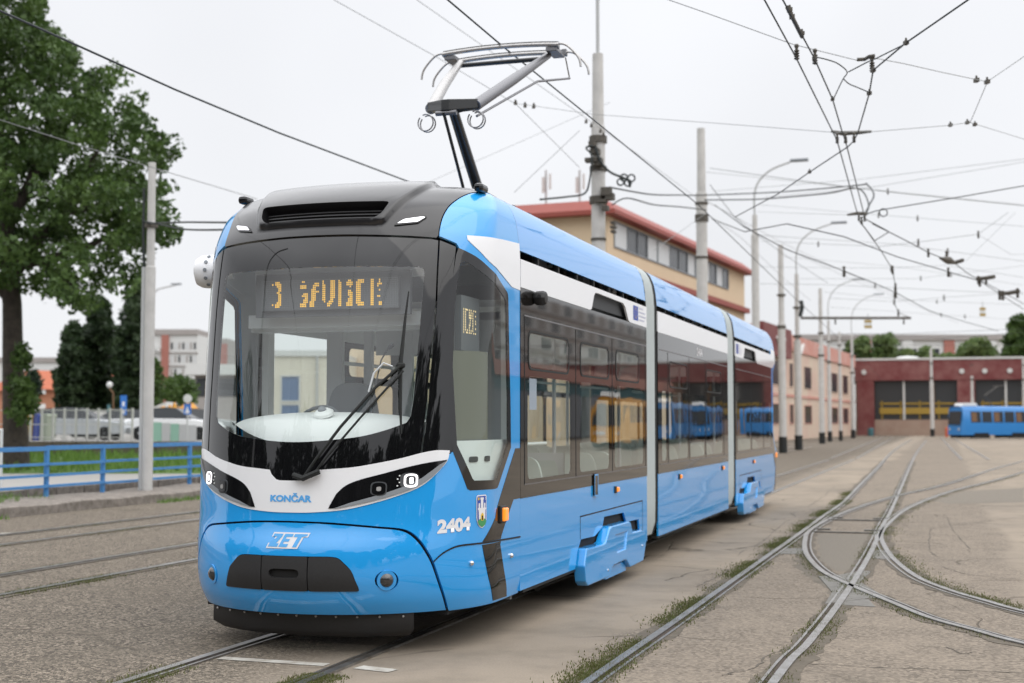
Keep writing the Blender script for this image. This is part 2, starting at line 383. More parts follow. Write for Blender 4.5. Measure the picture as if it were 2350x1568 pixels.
def ribbon(pts, wd, z, n=1):                               # flat strip along a ground polyline
    P = [np.array(p[:2], float) for p in pts]; b = MB(); vs = []
    for i, p in enumerate(P):
        t = P[min(i + 1, len(P) - 1)] - P[max(i - 1, 0)]; t /= np.linalg.norm(t); nn = np.array([-t[1], t[0]])
        ww = wd[i] if hasattr(wd, '__len__') else wd
        vs += [(*(p + nn * ww / 2), z), (*(p - nn * ww / 2), z)]
    return b.add(vs, [(2 * i, 2 * i + 1, 2 * i + 3, 2 * i + 2) for i in range(len(P) - 1)])
def offset(pts, d):
    P = [np.array(p[:2], float) for p in pts]; o = []
    for i, p in enumerate(P):
        t = P[min(i + 1, len(P) - 1)] - P[max(i - 1, 0)]; t /= np.linalg.norm(t); o.append(p + np.array([-t[1], t[0]]) * d)
    return o
RAILS = []
def rail(pts, label, keeper=1, group=None):                # grooved rail: head, dark groove, keeper lip (side given by keeper)
    RAILS.append(pts)
    b = MB()
    def strip(d0, d1, z0, z1):
        A, B = offset(pts, d0), offset(pts, d1); k = len(A); vs = []
        for p, q in zip(A, B): vs += [(*p, z0), (*p, z1), (*q, z1), (*q, z0)]
        fs = []
        for i in range(k - 1):
            o = 4 * i
            for j in range(3): fs.append((o + j, o + j + 1, o + 4 + j + 1, o + 4 + j))
        fs += [(0, 3, 2, 1), (4 * k - 4, 4 * k - 3, 4 * k - 2, 4 * k - 1)]
        b.add(vs, fs)
    s = keeper
    strip(-.030 * s, .030 * s, -.03, .016)
    r = obj('tram_rail', b, M['steel_rail'], label=label, category='rail', **({'group': group} if group else {}))
    b2 = MB(); b = b2; strip(.066 * s, .086 * s, -.03, .011); obj('keeper_lip', b, M['steel_rail'], r)
    b = MB(); strip(.032 * s, .064 * s, -.03, .004); obj('groove', b, M['rail_rust'], r)
    return r
def straight(x, y0, y1, n=30): return [(x, y) for y in np.linspace(y0, y1, n)]
TX = -4.315
rail(straight(TX - .53, 2, 60), 'left rail of the track under the blue and white tram', -1)
rail(straight(TX + .53, 2, 60), 'right rail of the track under the blue and white tram', 1)
rail(straight(-9.46, 2, 90), 'second rail left of the tram, brighter than its neighbour', -1)
rail(straight(-8.34, 2, 90), 'mossy rail nearest to the left side of the tram', 1)
rail(straight(-12.78, 2, 90), 'rail closest to the concrete kerb below the blue railing', -1)
rail(straight(-11.74, 2, 90), 'dark rail next to the one closest to the kerb', 1)
m1 = cr_([(-2.13, 3), (-2.13, 8.28), (-2.10, 11), (-2.07, 15.59), (-2.04, 20), (-2.03, 24), (-2.0, 28), (-2.09, 33.5), (-2.33, 48.3), (-2.93, 83.2), (-3.17, 133)], 8)
m2 = cr_([(-1.06, 3), (-1.04, 8.67), (-.98, 10.2), (-.93, 12.6), (-.91, 16), (-.93, 19), (-.97, 22.1), (-.99, 25.9), (-1.08, 33.8), (-1.28, 50.7), (-1.52, 75.8), (-1.74, 127)], 8)
rail(m1, 'long rail running from the bottom centre past the tram into the distance', -1)
rail(m2, 'long rail through the cast steel crossing in the foreground', 1)
c13 = cr_([(3.02, 60.65), (1.6, 50.53), (.28, 39.69), (-.37, 34.98), (-.95, 31.7), (-1.54, 27.2), (-1.86, 23.4), (-1.95, 20.64), (-1.86, 18.99), (-1.70, 17.35), (-1.49, 15.99), (-1.25, 14.86), (-.90, 13.77), (-.48, 12.61), (-.16, 11.75), (.19, 11.13), (.52, 10.58), (1.6, 9.2), (3.2, 7.8), (6, 6.3)], 6)
c24 = cr_([(4.2, 60.5), (2.33, 47), (1.26, 40), (.23, 34.2), (-.36, 29.9), (-.74, 26), (-.88, 23), (-.92, 20.3), (-.78, 18.17), (-.60, 16.5), (-.32, 14.79), (-.01, 13.74), (.31, 12.99), (.62, 12.33), (1.5, 10.9), (3, 9.3), (6, 7.5)], 6)
rail(c13, 'curved rail crossing the long straight rail at the steel frog', 1)
rail(c24, 'outer curved rail sweeping round to the lower right edge', -1)
for px0, pts, lb in ((0, [(.6, 62), (.2, 90), (-.6, 150)], 'faint rail in the distance left of the old blue tram'), (0, [(-4.9, 62), (-5.6, 100), (-6.5, 150)], 'faint rail in the distance beside the row of poles'),
                     (0, [(-3.8, 62), (-4.5, 100), (-5.4, 150)], 'faint distant rail beyond the tail of the blue and white tram'), (0, [(1.7, 62), (1.3, 90), (.5, 150)], 'faint rail leading towards the front of the old blue tram')):
    rail(cr_(pts, 10), lb, 1)
def dirt(pts, y0, y1, w0, w1, side):                       # soil washed up beside a rail
    P = [p for p in pts if y0 < p[1] < y1]
    P = offset(cr_([tuple(p[:2]) for p in P], 4), .0); k = len(P); wd = np.abs(np.convolve(rng.uniform(w0, w1, k + 8), np.ones(5) / 5, 'same')[4:k + 4] + .05 * np.sin(np.arange(k) * .5))
    obj('rail_dirt', ribbon(P, list(wd * .75 + .15), side), M['dirt'], kind='structure')
M['dirt'] = mat('track_dirt', (.085, .070, .051), .95, noise=(9, .95, (.14, .117, .088)))
for n_, (i_, y0_, y1_) in enumerate(((6, 5, 60), (7, 5, 60), (8, 6, 45), (9, 6, 45), (0, 3, 10), (1, 3, 10), (3, 5, 30), (2, 5, 30), (4, 8, 40), (5, 8, 40))): dirt(RAILS[i_], y0_, y1_, .04, .26, .002 + .0007 * n_)
# cast crossing, base plates, tie bars
def plate(poly, label, z=.012):
    b = MB(); b.prism(poly, lambda x, y, d: (x, y, z + d), -.04); return obj('crossing_plate', b, M['plate'], label=label, category='rail plate')
plate([(-1.30, 14.6), (-1.12, 14.75), (-.90, 15.3), (-.80, 15.2), (-.86, 14.2), (-.55, 13.0), (-.72, 12.9), (-.92, 12.6), (-1.05, 12.4), (-1.06, 13.3)], 'cast steel frog plate where two rails cross in the foreground', .007)
plate([(-2.0, 16.9), (-1.7, 17.0), (-1.7, 17.75), (-2.0, 17.7)], 'small steel plate between the straight and curved rail on the left', .006)
plate([(-.86, 16.7), (-.6, 16.6), (-.68, 17.7), (-.9, 17.8)], 'small steel plate wedged between straight and outer curved rail', .006)
plate([(-.95, 12.4), (-.62, 12.35), (-.70, 12.85), (-.95, 12.9)], 'small steel plate just in front of the crossing', .005)
for y, lb in ((20.4, 'nearer steel tie bar across the points'), (23.0, 'farther steel tie bar across the points')):
    t = thing('tie_bar', (-1.46, y, 0), lb, 'tie bar', 'tie bars across the points'); cubes('bar', M['plate'], t, ((-1.46, y, .012), (.86, .07, .02)))
    for q in ((-1.80, y + .55, .012), (-1.07, y + .5, .012)): cubes('bearing_plate', M['plate'], t, (q, (.24, .11, .02)))
# painted lines and dirt-filled joints
def quadline(p0, p1, wd, name='painted_line', m='paint_line', z=.004):
    return obj(name, ribbon([p0, p1], wd, z), M[m], kind='structure')
A = atZ(505, 1511); B = atZ(750, 1527); quadline(A, B, .10)
A = atZ(822, 1532); B = atZ(902, 1541); quadline(A, B, .12)
A = atZ(0, 1225); B = atZ(86, 1221); quadline(A, B, .14)
def z7(*p): return [atZ(1340.3 + .4297 * x, 991.4 + .4297 * y)[:2] for x, y in p]
for i, pl in enumerate(([(1190, 1240), (1500, 1255), (1900, 1270), (2350, 1288)], [(300, 670), (520, 672), (740, 680)], [(605, 825), (700, 770), (760, 735)], [(820, 662), (920, 600), (1000, 545), (1100, 470), (1220, 490)],
                        [(1820, 410), (2100, 408), (2350, 400)], [(1840, 515), (1845, 600), (1890, 670)], [(1840, 520), (2100, 485), (2350, 455)], [(1925, 440), (1990, 560), (2060, 640)],
                        [(740, 1300), (860, 1270), (960, 1210), (1050, 1170)], [(1940, 1150), (2000, 1185), (2060, 1180)], [(1780, 380), (2100, 376), (2350, 372)],
                        [(1190, 400), (1280, 340), (1340, 290)], [(1900, 720), (2100, 765), (2350, 790)])):
    P = z7(*pl); Q = cr_(P, 14); jj = np.cumsum(rng.normal(0, .010, (len(Q), 2)), 0); jj -= np.linspace(0, 1, len(Q))[:, None] * jj[-1]; Q = [np.array(q) + j_ for q, j_ in zip(Q, jj)]
    obj('paving_joint', ribbon(Q, list(np.abs(.006 + .006 * np.sin(np.arange(len(Q)) * .9 + i) + rng.normal(0, .005, len(Q))) + .003), .003), M['crack'], kind='structure')
M['slab_light'] = mat('pale_worn_concrete', (.268, .224, .168), .95, noise=(30, .8, (.205, .172, .13)), bump=(60, .9, .008))
M['slab_tar'] = mat('dark_patched_asphalt', (.12, .104, .083), .95, noise=(42, .9, (.225, .195, .155)), bump=(60, .8, .008))
M['soil_stain'] = mat('oily_soil', (.10, .084, .064), .95, noise=(4, .9, (.16, .137, .105)), bump=(40, .6, .008))
def z8(*p): return [atZ(.918 * .468 * x, .918 * (1200 + .468 * y))[:2] for x, y in p]
def pave(P, m, z, jit=.02):
    Q = []
    for i in range(len(P)):
        a, b = np.array(P[i]), np.array(P[(i + 1) % len(P)]); n = max(2, int(np.linalg.norm(b - a) / .18))
        for j in range(n): Q.append(a + (b - a) * j / n + rng.normal(0, jit, 2))
    V, T, _ = tri([tuple(q) for q in Q], (), 1., 5., False)
    obj('paving_patch', MB().add([(v[0], v[1], z) for v in V], [tuple(map(int, t)) for t in T]), M[m], kind='structure')
pave(z7((1120, 670), (1195, 715), (1260, 770), (1375, 830), (1365, 905), (1250, 815), (1150, 735)), 'soil_stain', .0012, .03)
pave(z7((1720, 345), (1950, 385), (2350, 376), (2350, 300), (2020, 318), (1860, 368)), 'slab_tar', .0014)
pave(z7((1250, 545), (1550, 548), (1500, 640), (1440, 740), (1330, 745), (1250, 670)), 'slab_tar', .0015)
# left: kerb, road, grass bank
def kerb_mesh(x0, x1, y0, y1, zt):
    n = 60; vs = []; ys = np.linspace(y0, y1, n)
    for i, y in enumerate(ys):
        h = zt + rng.normal(0, .012); d = rng.normal(0, .015)
        vs += [(x1 + d, y, -.05), (x1 + d - .01, y, h - .02), (x1 + d - .05, y, h), (x0, y, h + rng.normal(0, .008)), (x0, y, -.05)]
    return MB().add(vs, [(5 * i + j, 5 * i + j + 1, 5 * i + 6 + j, 5 * i + 5 + j) for i in range(n - 1) for j in range(4)])
obj('kerb', kerb_mesh(-16.85, -15.05, 8, 70, .17), M['kerb'], kind='structure')
for k in range(16):
    p0 = 20.9 + k * .92
    if k > 13: break
    b = MB(); b.box((-17.25 + rng.normal(0, .02), p0 + .45, .11), (.18, .86, .36 + rng.normal(0, .015)), rng.normal(0, .02))
    obj('kerb_stone', b, M['kerb'], kind='structure', bevel=.015)
def patch(name, corners, m, z): return obj(name, MB().add([(p[0], p[1], z) for p in corners], [tuple(range(len(corners)))]), m, kind='structure')
patch('road', [(-17.4, 8), (-17.4, 34), gd(600, 33), gd(900, 43), gd(-300, 43), gd(-300, 26)], M['road'], .012)
gb = MB(); rows = []
xs = np.linspace(-350, 1000, 40); ds = [(42.4, .02), (43.5, .10), (46, .18), (49, .26), (52.5, .33)]
for d, z in ds:
    for x in xs: p = gd(x, d); rows.append((p[0], p[1], z + rng.normal(0, .02) * (d > 43)))
gb.add(rows, [(j * 40 + i, j * 40 + i + 1, (j + 1) * 40 + i + 1, (j + 1) * 40 + i) for j in range(4) for i in range(39)])
obj('grass_bank', gb, M['grass'], kind='structure')
gb = MB(); gb.add([(-16.9, 14, .1), (-15.5, 15, .18), (-15.8, 19, .2), (-16.9, 22.5, .12), (-19, 21, .1), (-19, 14, .06)], [(0, 1, 2, 3, 4, 5)]); obj('grass_verge', gb, M['grass'], kind='structure')
# raised car park behind the retaining wall
pk = [gd(-600, 53.2), gd(1000, 53.2), gd(1000, 140), gd(-600, 140)]
gb = MB(); gb.prism([tuple(p[:2]) for p in pk], lambda x, y, d: (x, y, .80 + d), -.6); obj('car_park', gb, M['road'], kind='structure')

# grass blades and moss (nobody could count them)
def tufts(name, spots, h, wd, m, cols=None):
    k = len(spots); P = np.array(spots, float); a = rng.uniform(0, 2 * np.pi, k); hh = h * rng.uniform(.5, 1.25, k)[:, None] if np.isscalar(h) else (np.array(h) * rng.uniform(.6, 1.2, k))[:, None]
    dx = np.stack([np.cos(a), np.sin(a), np.zeros(k)], 1) * wd; lean = np.stack([rng.normal(0, .35, k), rng.normal(0, .35, k), np.ones(k)], 1) * hh
    v = np.stack([P - dx, P + dx, P + lean], 1).reshape(-1, 3)
    me = bpy.data.meshes.new(name); me.vertices.add(len(v)); me.vertices.foreach_set('co', v.ravel()); me.loops.add(3 * k); me.loops.foreach_set('vertex_index', np.arange(3 * k)); me.polygons.add(k)
    me.polygons.foreach_set('loop_start', np.arange(k) * 3); me.polygons.foreach_set('loop_total', np.full(k, 3)); me.update(); me.validate()
    at_ = me.color_attributes.new('tone', 'FLOAT_COLOR', 'POINT'); t_ = np.repeat(rng.uniform(0, 1, k), 3); at_.data.foreach_set('color', np.stack([t_, t_, t_, np.ones_like(t_)], 1).ravel())
    me.materials.append(m); o = bpy.data.objects.new(name, me); C.objects.link(o); o['kind'] = 'stuff'; return o
def leaf_mat(name, c0, c1, rough=.5):
    m = bpy.data.materials.new(name); m.use_nodes = True; t = m.node_tree; b = t.nodes['Principled BSDF']; b.inputs['Roughness'].default_value = rough; b.inputs['Specular IOR Level'].default_value = .3
    at_ = t.nodes.new('ShaderNodeAttribute'); at_.attribute_name = 'tone'; x = t.nodes.new('ShaderNodeMixRGB'); x.inputs[1].default_value = (*c0, 1); x.inputs[2].default_value = (*c1, 1)
    t.links.new(at_.outputs['Fac'], x.inputs[0]); t.links.new(x.outputs[0], b.inputs['Base Color'])
    tr = t.nodes.new('ShaderNodeBsdfTranslucent'); t.links.new(x.outputs[0], tr.inputs[0]); mixs = t.nodes.new('ShaderNodeMixShader'); mixs.inputs[0].default_value = .3
    o = t.nodes['Material Output']; t.links.new(b.outputs[0], mixs.inputs[1]); t.links.new(tr.outputs[0], mixs.inputs[2]); t.links.new(mixs.outputs[0], o.inputs[0]); return m
M['blade'] = leaf_mat('grass_blade', (.08, .165, .027), (.165, .28, .055))
M['moss'] = leaf_mat('moss', (.11, .10, .04), (.12, .15, .042))
sp = []
for _ in range(9000):
    u = rng.uniform(-350, 1000); d = rng.uniform(42.6, 52.5); p = gd(u, d); sp.append((p[0], p[1], .02 + (d - 42.4) * .031))
tufts('bank_grass', sp, .32, .03, M['blade'])
sp = [(rng.uniform(-18.6, -16.0), rng.uniform(14, 22), .1) for _ in range(2500)]
tufts('verge_grass', sp, .22, .012, M['blade'])
sp = []
def along(pts, y0, y1, n, side, spread, dens=None):
    P = np.array([p[:2] for p in pts]); P = P[(P[:, 1] > y0) & (P[:, 1] < y1)]
    if len(P) < 2: return
    for _ in range(n * 5):
        i = rng.integers(len(P) - 1); q = P[i] + (P[i + 1] - P[i]) * rng.uniform()
        if math.sin(q[1] * 1.9 + q[0] * 7) + math.sin(q[1] * 5.3) * .6 + rng.normal(0, .7) < .25: continue
        sp.append((q[0] + side * abs(rng.normal(.05, spread)) , q[1], .0))
along(RAILS[6], 6, 34, 9000, -1, .09); along(RAILS[6], 6, 30, 2600, 1, .05); along(RAILS[7], 6, 40, 1700, -1, .05); along(RAILS[7], 8, 45, 1100, 1, .04)
along(RAILS[8], 7, 45, 1000, -1, .05); along(RAILS[9], 7, 50, 2200, 1, .10)
along(RAILS[0], 4, 9.5, 2200, 1, .06); along(RAILS[0], 4, 9.5, 900, -1, .05); along(RAILS[1], 4, 9.5, 1500, 1, .06); along(RAILS[1], 4, 9.5, 1500, -1, .05)
along(RAILS[3], 7, 26, 3200, 1, .06); along(RAILS[3], 7, 26, 1600, -1, .05); along(RAILS[2], 7, 26, 900, -1, .04); along(RAILS[5], 9, 30, 1500, 1, .06); along(RAILS[4], 9, 30, 1000, 1, .08)
tufts('track_moss', sp, .020, .005, M['moss'])
sp = [(-15.0 + abs(rng.normal(0, .12)), rng.uniform(13, 30), 0) for _ in range(1600) ]
sp = [s for s in sp if math.sin(s[1] * 2.1) + math.sin(s[1] * .83) > .5]
tufts('kerb_weeds', sp, .10, .01, M['blade'])

# ------------------------------------------------------------------ the blue and white tram
CX, YR = -4.315, 10.17
TAB = np.array([[.20, 8.66, 1.10, 9.75], [.30, 8.56, 1.135, 9.68], [.42, 8.485, 1.15, 9.63], [.55, 8.455, 1.15, 9.6], [.70, 8.466, 1.15, 9.58], [.9, 8.525, 1.15, 9.56], [1.1, 8.548, 1.15, 9.55], [1.4, 8.585, 1.15, 9.55], [2.0, 8.69, 1.15, 9.55], [2.6, 8.805, 1.15, 9.57],
                [2.8,8.845,1.15,9.6],[2.945,8.89,1.145,9.62],[3.05,8.945,1.135,9.66],[3.17,9.04,1.115,9.72],[3.25,9.15,1.085,9.8],[3.32,9.29,1.04,9.85],[3.365,9.43,.97,9.9],[3.395,9.60,.86,9.95],[3.412,9.80,.58,10.05],[3.418,9.98,0,10.12]])
def pchip(x, y, xi):
    h = np.diff(x); d = np.diff(y) / h; m = np.zeros_like(y)
    for i in range(1, len(x) - 1):
        if d[i - 1] * d[i] > 0:
            w1 = 2 * h[i] + h[i - 1]; w2 = h[i] + 2 * h[i - 1]; m[i] = (w1 + w2) / (w1 / d[i - 1] + w2 / d[i])
    m[0] = d[0]; m[-1] = d[-1]; xi = np.clip(xi, x[0], x[-1]); k = np.clip(np.searchsorted(x, xi) - 1, 0, len(x) - 2); s = (xi - x[k]) / h[k]
    return (1 + 2 * s) * (1 - s) ** 2 * y[k] + s * (1 - s) ** 2 * h[k] * m[k] + s * s * (3 - 2 * s) * y[k + 1] + s * s * (s - 1) * h[k] * m[k + 1]
VV = [TAB[0, 0]]
for a_, b_ in zip(TAB[:-1], TAB[1:]): VV.append(VV[-1] + (b_[0] - a_[0] if b_[0] <= 2.8 else math.hypot(b_[0] - a_[0], b_[1] - a_[1])))
VV = np.array(VV); VMAX = VV[-1]
def S(t, v):
    t = np.asarray(t, float); v = np.asarray(v, float)
    z = pchip(VV, TAB[:, 0], v); n = pchip(VV, TAB[:, 1], v); w_ = pchip(VV, TAB[:, 2], v); e_ = pchip(VV, TAB[:, 3], v)
    a = np.clip(t, -1, 1) * np.pi / 2
    return np.stack([CX + w_ * np.sin(a), n + (e_ - n) * (1 - np.cos(a)) + np.maximum(np.abs(t) - 1, 0) * (YR - e_), z], -1)
def SN(t, v):
    h = 2e-3; t = np.asarray(t, float); v = np.clip(np.asarray(v, float), VV[0] + 3e-3, VMAX - 4e-2)
    a = S(t + h, v) - S(t - h, v); b = S(t, v + h) - S(t, v - h); n = np.cross(a, b); n /= np.linalg.norm(n, axis=-1, keepdims=True) + 1e-12
    return n
def scoop(t, v):                                            # raised hood round the roof intake
    def ss(a, b, x): q = np.clip((x - a) / (b - a), 0, 1); return q * q * (3 - 2 * q)
    e_ = .27 + (v - 3.05) * .30
    return .04 * ss(3.0, 3.065, v) * (1 - ss(e_ - .002, e_ + .040, np.abs(t)))
def region(name, poly, m, parent, off=0., holes=(), rim=.018, step=.045, sx=1.7, bump=None, lines=(), **props):
    V, T, loops = tri(poly, holes, sx, step, True, lines)
    n = SN(V[:, 0], V[:, 1]); o_ = off + (bump(V[:, 0], V[:, 1]) if bump else 0 * V[:, 0]); P = S(V[:, 0], V[:, 1]) + n * o_[:, None]
    if bump is not None:                                    # normals from the displaced surface
        def Q(t, v): return S(t, v) + SN(t, v) * (off + bump(t, v))[:, None]
        h = 4e-3; n = np.cross(Q(V[:, 0] + h, V[:, 1]) - Q(V[:, 0] - h, V[:, 1]), Q(V[:, 0], V[:, 1] + h) - Q(V[:, 0], V[:, 1] - h)); n /= np.linalg.norm(n, axis=1, keepdims=True) + 1e-12
    cnt = {}
    for tr in T:
        for i in range(3):
            e_ = (tr[i], tr[(i + 1) % 3]); cnt[e_] = cnt.get(e_, 0) + 1
    bd = [e_ for e_ in cnt if (e_[1], e_[0]) not in cnt]
    vs = [tuple(p) for p in P]; fs = [tuple(map(int, q)) for q in T]; inn = {}
    if rim:
        for e_ in bd:
            for q in e_:
                if q not in inn: inn[q] = len(vs); vs.append(tuple(P[q] - n[q] * rim))
        for a, b in bd: fs.append((int(b), int(a), inn[a], inn[b]))
    b = MB(); b.add(vs, fs); o = obj(name, b, m, parent, smooth=True, **props); me = o.data
    ln = []
    nt_ = len(T); V3 = np.array(vs)
    for f in me.polygons:
        if f.index < nt_: ln += [tuple(n[i]) for i in f.vertices]
        else: ln += [tuple(f.normal)] * len(f.vertices)
    me.normals_split_custom_set(ln)
    return o
def mir(p): return [(-a, b) for a, b in reversed(p)]
def sym(right): return right + [(-a, b) for a, b in reversed(right) if abs(a) > 1e-9]   # right half listed from the centre outward
tram = thing('tram', (CX, 9.5, 0), 'modern low floor tram, sky blue and white with black glass front and raised pantograph', 'tram')

# windscreen band, white band and headlamp outlines in (t, v)
wb_top = cr_([(.098, 1.271), (.155, 1.279), (.243, 1.292), (.331, 1.318), (.43, 1.352), (.52, 1.389), (.587, 1.405), (.650, 1.402)], 5)
notch = [(.0, 1.198), (.05, 1.199), (.066, 1.206), (.088, 1.239), (.098, 1.271)]
wb_bot = cr_([(.650, 1.396), (.640, 1.333), (.606, 1.272), (.551, 1.193), (.499, 1.142), (.40, 1.083), (.284, 1.028), (.198, .999), (.081, .983), (0, .981)], 5)
white_half = notch + wb_top[1:] + wb_bot
front_white = [(x, y) for x, y in white_half] + [(-x, y) for x, y in reversed(white_half) if x > 1e-9]
cw = cr_([(.665, 1.402), (.749, 1.152)], 1) + [(.757, 1.128), (.775, 1.117), (1.015, 1.113)] + [(1.09, 1.118), (1.132, 1.135), (1.62, 1.409), (1.60, 1.77), (1.50, 2.54), (1.488, 2.567), (1.44, 2.59)] + cr_([(1.365, 2.607), (.97, 2.70), (.773, 2.80), (.652, 2.857)], 4) + [(.641, 2.80), (.618, 2.43), (.623, 1.99)]
cw_in = [(.690, 1.44), (.79, 1.20), (.803, 1.185), (1.01, 1.178), (1.06, 1.182), (1.50, 1.44), (1.50, 1.77), (1.41, 2.50), (1.37, 2.53), (.97, 2.62), (.80, 2.70), (.70, 2.76), (.668, 2.74), (.650, 2.43), (.652, 1.99)]
ws_top = cr_([(0, 2.932), (.13, 2.931), (.259, 2.925), (.40, 2.918), (.541, 2.907), (.641, 2.862)], 5)
glass_zone_half = [(0, 1.16), (.06, 1.165), (.11, 1.25), (.20, 1.265), (.35, 1.30), (.52, 1.36), (.66, 1.385)] + [(.668, 1.40), (.632, 1.99), (.628, 2.43), (.645, 2.80), (.650, 2.85)] + [(x, y + .006) for x, y in reversed(ws_top[:-1])]
glass_zone = glass_zone_half + [(-x, y) for x, y in reversed(glass_zone_half) if x > 1e-9]
seam_b = cr_([(.632, .27), (.620, .383), (.600, .517), (.575, .631), (.542, .723), (.509, .788), (.47, .837), (.426, .862), (.35, .876), (.29, .886), (.20, .900), (.114, .909), (0, .913)], 4)
bumper_hole = [(x + .012 * (x > .02), y + .012) for x, y in seam_b]
bumper_hole = bumper_hole + [(-x, y) for x, y in reversed(bumper_hole) if x > 1e-9]
cowl_edge = cr_([(.540, 2.94), (.539, 2.998), (.550, 3.127), (.589, 3.277), (.661, 3.433), (.778, 3.558), (1.0, 3.63), (1.3, 3.665), (2.0, 3.69)], 5)
hull_r = [(.005, .98)]
# blue shell: two side halves and one joining band under the windscreen
hb = [(.645, .28), (2.0, .285), (2.0, 3.692)] + list(reversed([(x + .006, y - .004) for x, y in cowl_edge])) + [(x, y) for x, y in [(.547, 2.94), (.641, 2.89)]]
right_side = [(.0, .925)] + [(x, y) for x, y in reversed(bumper_hole[:len(seam_b)]) if x > .012] + hb + [(.656, 2.86), (.652, 2.80), (.634, 2.43), (.637, 1.99), (.672, 1.40), (.66, 1.38), (.52, 1.35), (.35, 1.29), (.20, 1.255), (.12, 1.24), (.07, 1.155), (.0, 1.15)]
grow = [(x + .012 * (1 if x > 1 else -1) * (.6), y) for x, y in cw]
for s, nm in ((1, 'cab_shell'), (-1, 'cab_shell')):
    P_ = right_side if s == 1 else mir(right_side); Hh = cw if s == 1 else mir(cw)
    region(nm, P_, M['blue'], tram, holes=[Hh], rim=.025)
fw = region('front_band', front_white, M['white'], tram, off=.005, rim=.008)
bumper_half = [(.632, .275)] + seam_b[0:] if False else seam_b
bp = [(x, y) for x, y in bumper_half]; bp[0] = (.632, .288)
bump_poly = bp + [(-x, y) for x, y in reversed(bp) if x > 1e-9]
tow = rpoly([(.292, .456), (.262, .60), (.212, .684), (.18, .692), (-.18, .692), (-.212, .684), (-.262, .60), (-.292, .456)], .03)
fogs = [[(s * .395 + .046 * math.cos(q), .527 + .068 * math.sin(q)) for q in np.linspace(0, 2 * np.pi, 20, endpoint=False)] for s in (1, -1)]
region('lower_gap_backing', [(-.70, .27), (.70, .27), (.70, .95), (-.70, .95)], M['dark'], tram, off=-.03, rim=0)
bumper = region('bumper', bump_poly, M['blue'], tram, holes=[tow] + fogs, rim=.025)
def cp(poly): return poly
tw = [[(.290, .459), (.260, .60), (.211, .680), (.18, .688), (.098, .690), (.098, .459)], [(.094, .459), (.094, .690), (-.094, .690), (-.094, .459)]]
hnd = rpoly([(.062, .545), (.062, .605), (-.062, .605), (-.062, .545)], .03)
for i, pl in enumerate((tw[0], tw[1], mir(tw[0]))):
    region('cover_panel', rpoly(pl, .014), M['black_matte'], bumper, off=.008, holes=[hnd] if i == 1 else [], rim=.03)
region('handle_recess', [(.08, .53), (.08, .62), (-.08, .62), (-.08, .53)], M['dark'], bumper, off=-.018, rim=0)
for s in (1, -1):
    c = S(s * .395, .527); n = SN(s * .395, .527)
    b = MB(); b.lathe(c - n * .06, [(.062, 0), (.066, .015), (.069, .035), (.068, .062)], n, 24); obj('lamp_bowl', b, M['blue'], bumper, smooth='auto')
    b = MB(); b.lathe(c - n * .03, [(.052, 0), (.052, .02), (.046, .035), (.028, .05), (.006, .055)], n, 24); obj('fog_lamp', b, M['lens'], bumper, smooth='auto')
# windscreen: printed black border, clear pane, corner pillars
clear_half = cr_([(0, 1.463), (.054, 1.465), (.15, 1.478), (.263, 1.502), (.36, 1.545), (.447, 1.598)], 4) + [(.462, 1.64), (.470, 1.756), (.484, 2.40), (.486, 2.66), (.480, 2.69), (.46, 2.702), (0, 2.704)]
clear = clear_half + [(-x, y) for x, y in reversed(clear_half) if x > 1e-9]
wsp = [(x, y + .012) for x, y in [(0, 1.16), (.05, 1.165)]] + [(.09, 1.225), (.10, 1.262), (.155, 1.268), (.243, 1.28), (.331, 1.306), (.43, 1.34), (.513, 1.377)] + [(.531, 1.756), (.532, 1.879), (.548, 2.425), (.541, 2.905)] + list(reversed(ws_top[:-6]))
wsp = wsp + [(-x, y) for x, y in reversed(wsp) if x > 1e-9]
wsc = region('windscreen', clear, M['windscreen'], tram, rim=0, step=.05)
region('printed_border', wsp, M['frit'], wsc, holes=[clear], rim=.012)
for s in (1, -1):
    pl = [(.521, 1.375), (.540, 1.756), (.541, 1.879), (.556, 2.425), (.549, 2.905), (.636, 2.862), (.626, 2.43), (.630, 1.99), (.664, 1.393), (.587, 1.395)]
    region('corner_pillar', pl if s == 1 else mir(pl), M['frit'], tram, off=.003, rim=.012)
    g = region('cab_side_window', cw_in if s == 1 else mir(cw_in), M['cab_glass'], tram, rim=0)
    region('window_border', cw if s == 1 else mir(cw), M['frit'], g, off=.002, holes=[cw_in if s == 1 else mir(cw_in)], rim=.012)
    tr_ = [(.70, 2.960), (1.2, 2.985), (1.998, 3.01), (1.998, 2.63), (1.70, 2.635)] + cr_([(1.637, 2.637), (1.28, 2.695), (.941, 2.755), (.78, 2.858), (.706, 2.925)], 4)
    region('side_white_wedge', tr_ if s == 1 else mir(tr_), M['white'], tram, off=.004, rim=.006)
    sl_ = [(1.800, 1.40), (1.273, 1.094), (1.04, .956), (.862, .742), (1.184, .738), (1.21, .76), (1.72, 1.012), (1.998, 1.015), (1.998, 1.40)]
    sl2 = [(.862, .722), (.935, .30), (1.397, .295), (1.155, .70), (1.18, .722)]
    region('black_slash', sl_ if s == 1 else mir(sl_), M['frit_side'], tram, off=.003, rim=.005); region('black_slash', sl2 if s == 1 else mir(sl2), M['frit_side'], tram, off=.003, rim=.005)
    sm = cr_([(.585, .636), (.632, .694), (.702, .732), (.80, .737), (.95, .734), (1.85, .718), (1.998, .716)], 5)
    region('panel_seam', [(x, y + .006) for x, y in sm] + [(x, y - .006) for x, y in reversed(sm)] if s == 1 else mir([(x, y + .006) for x, y in sm] + [(x, y - .006) for x, y in reversed(sm)]), M['dark'], tram, off=.0045, rim=0, step=.03)
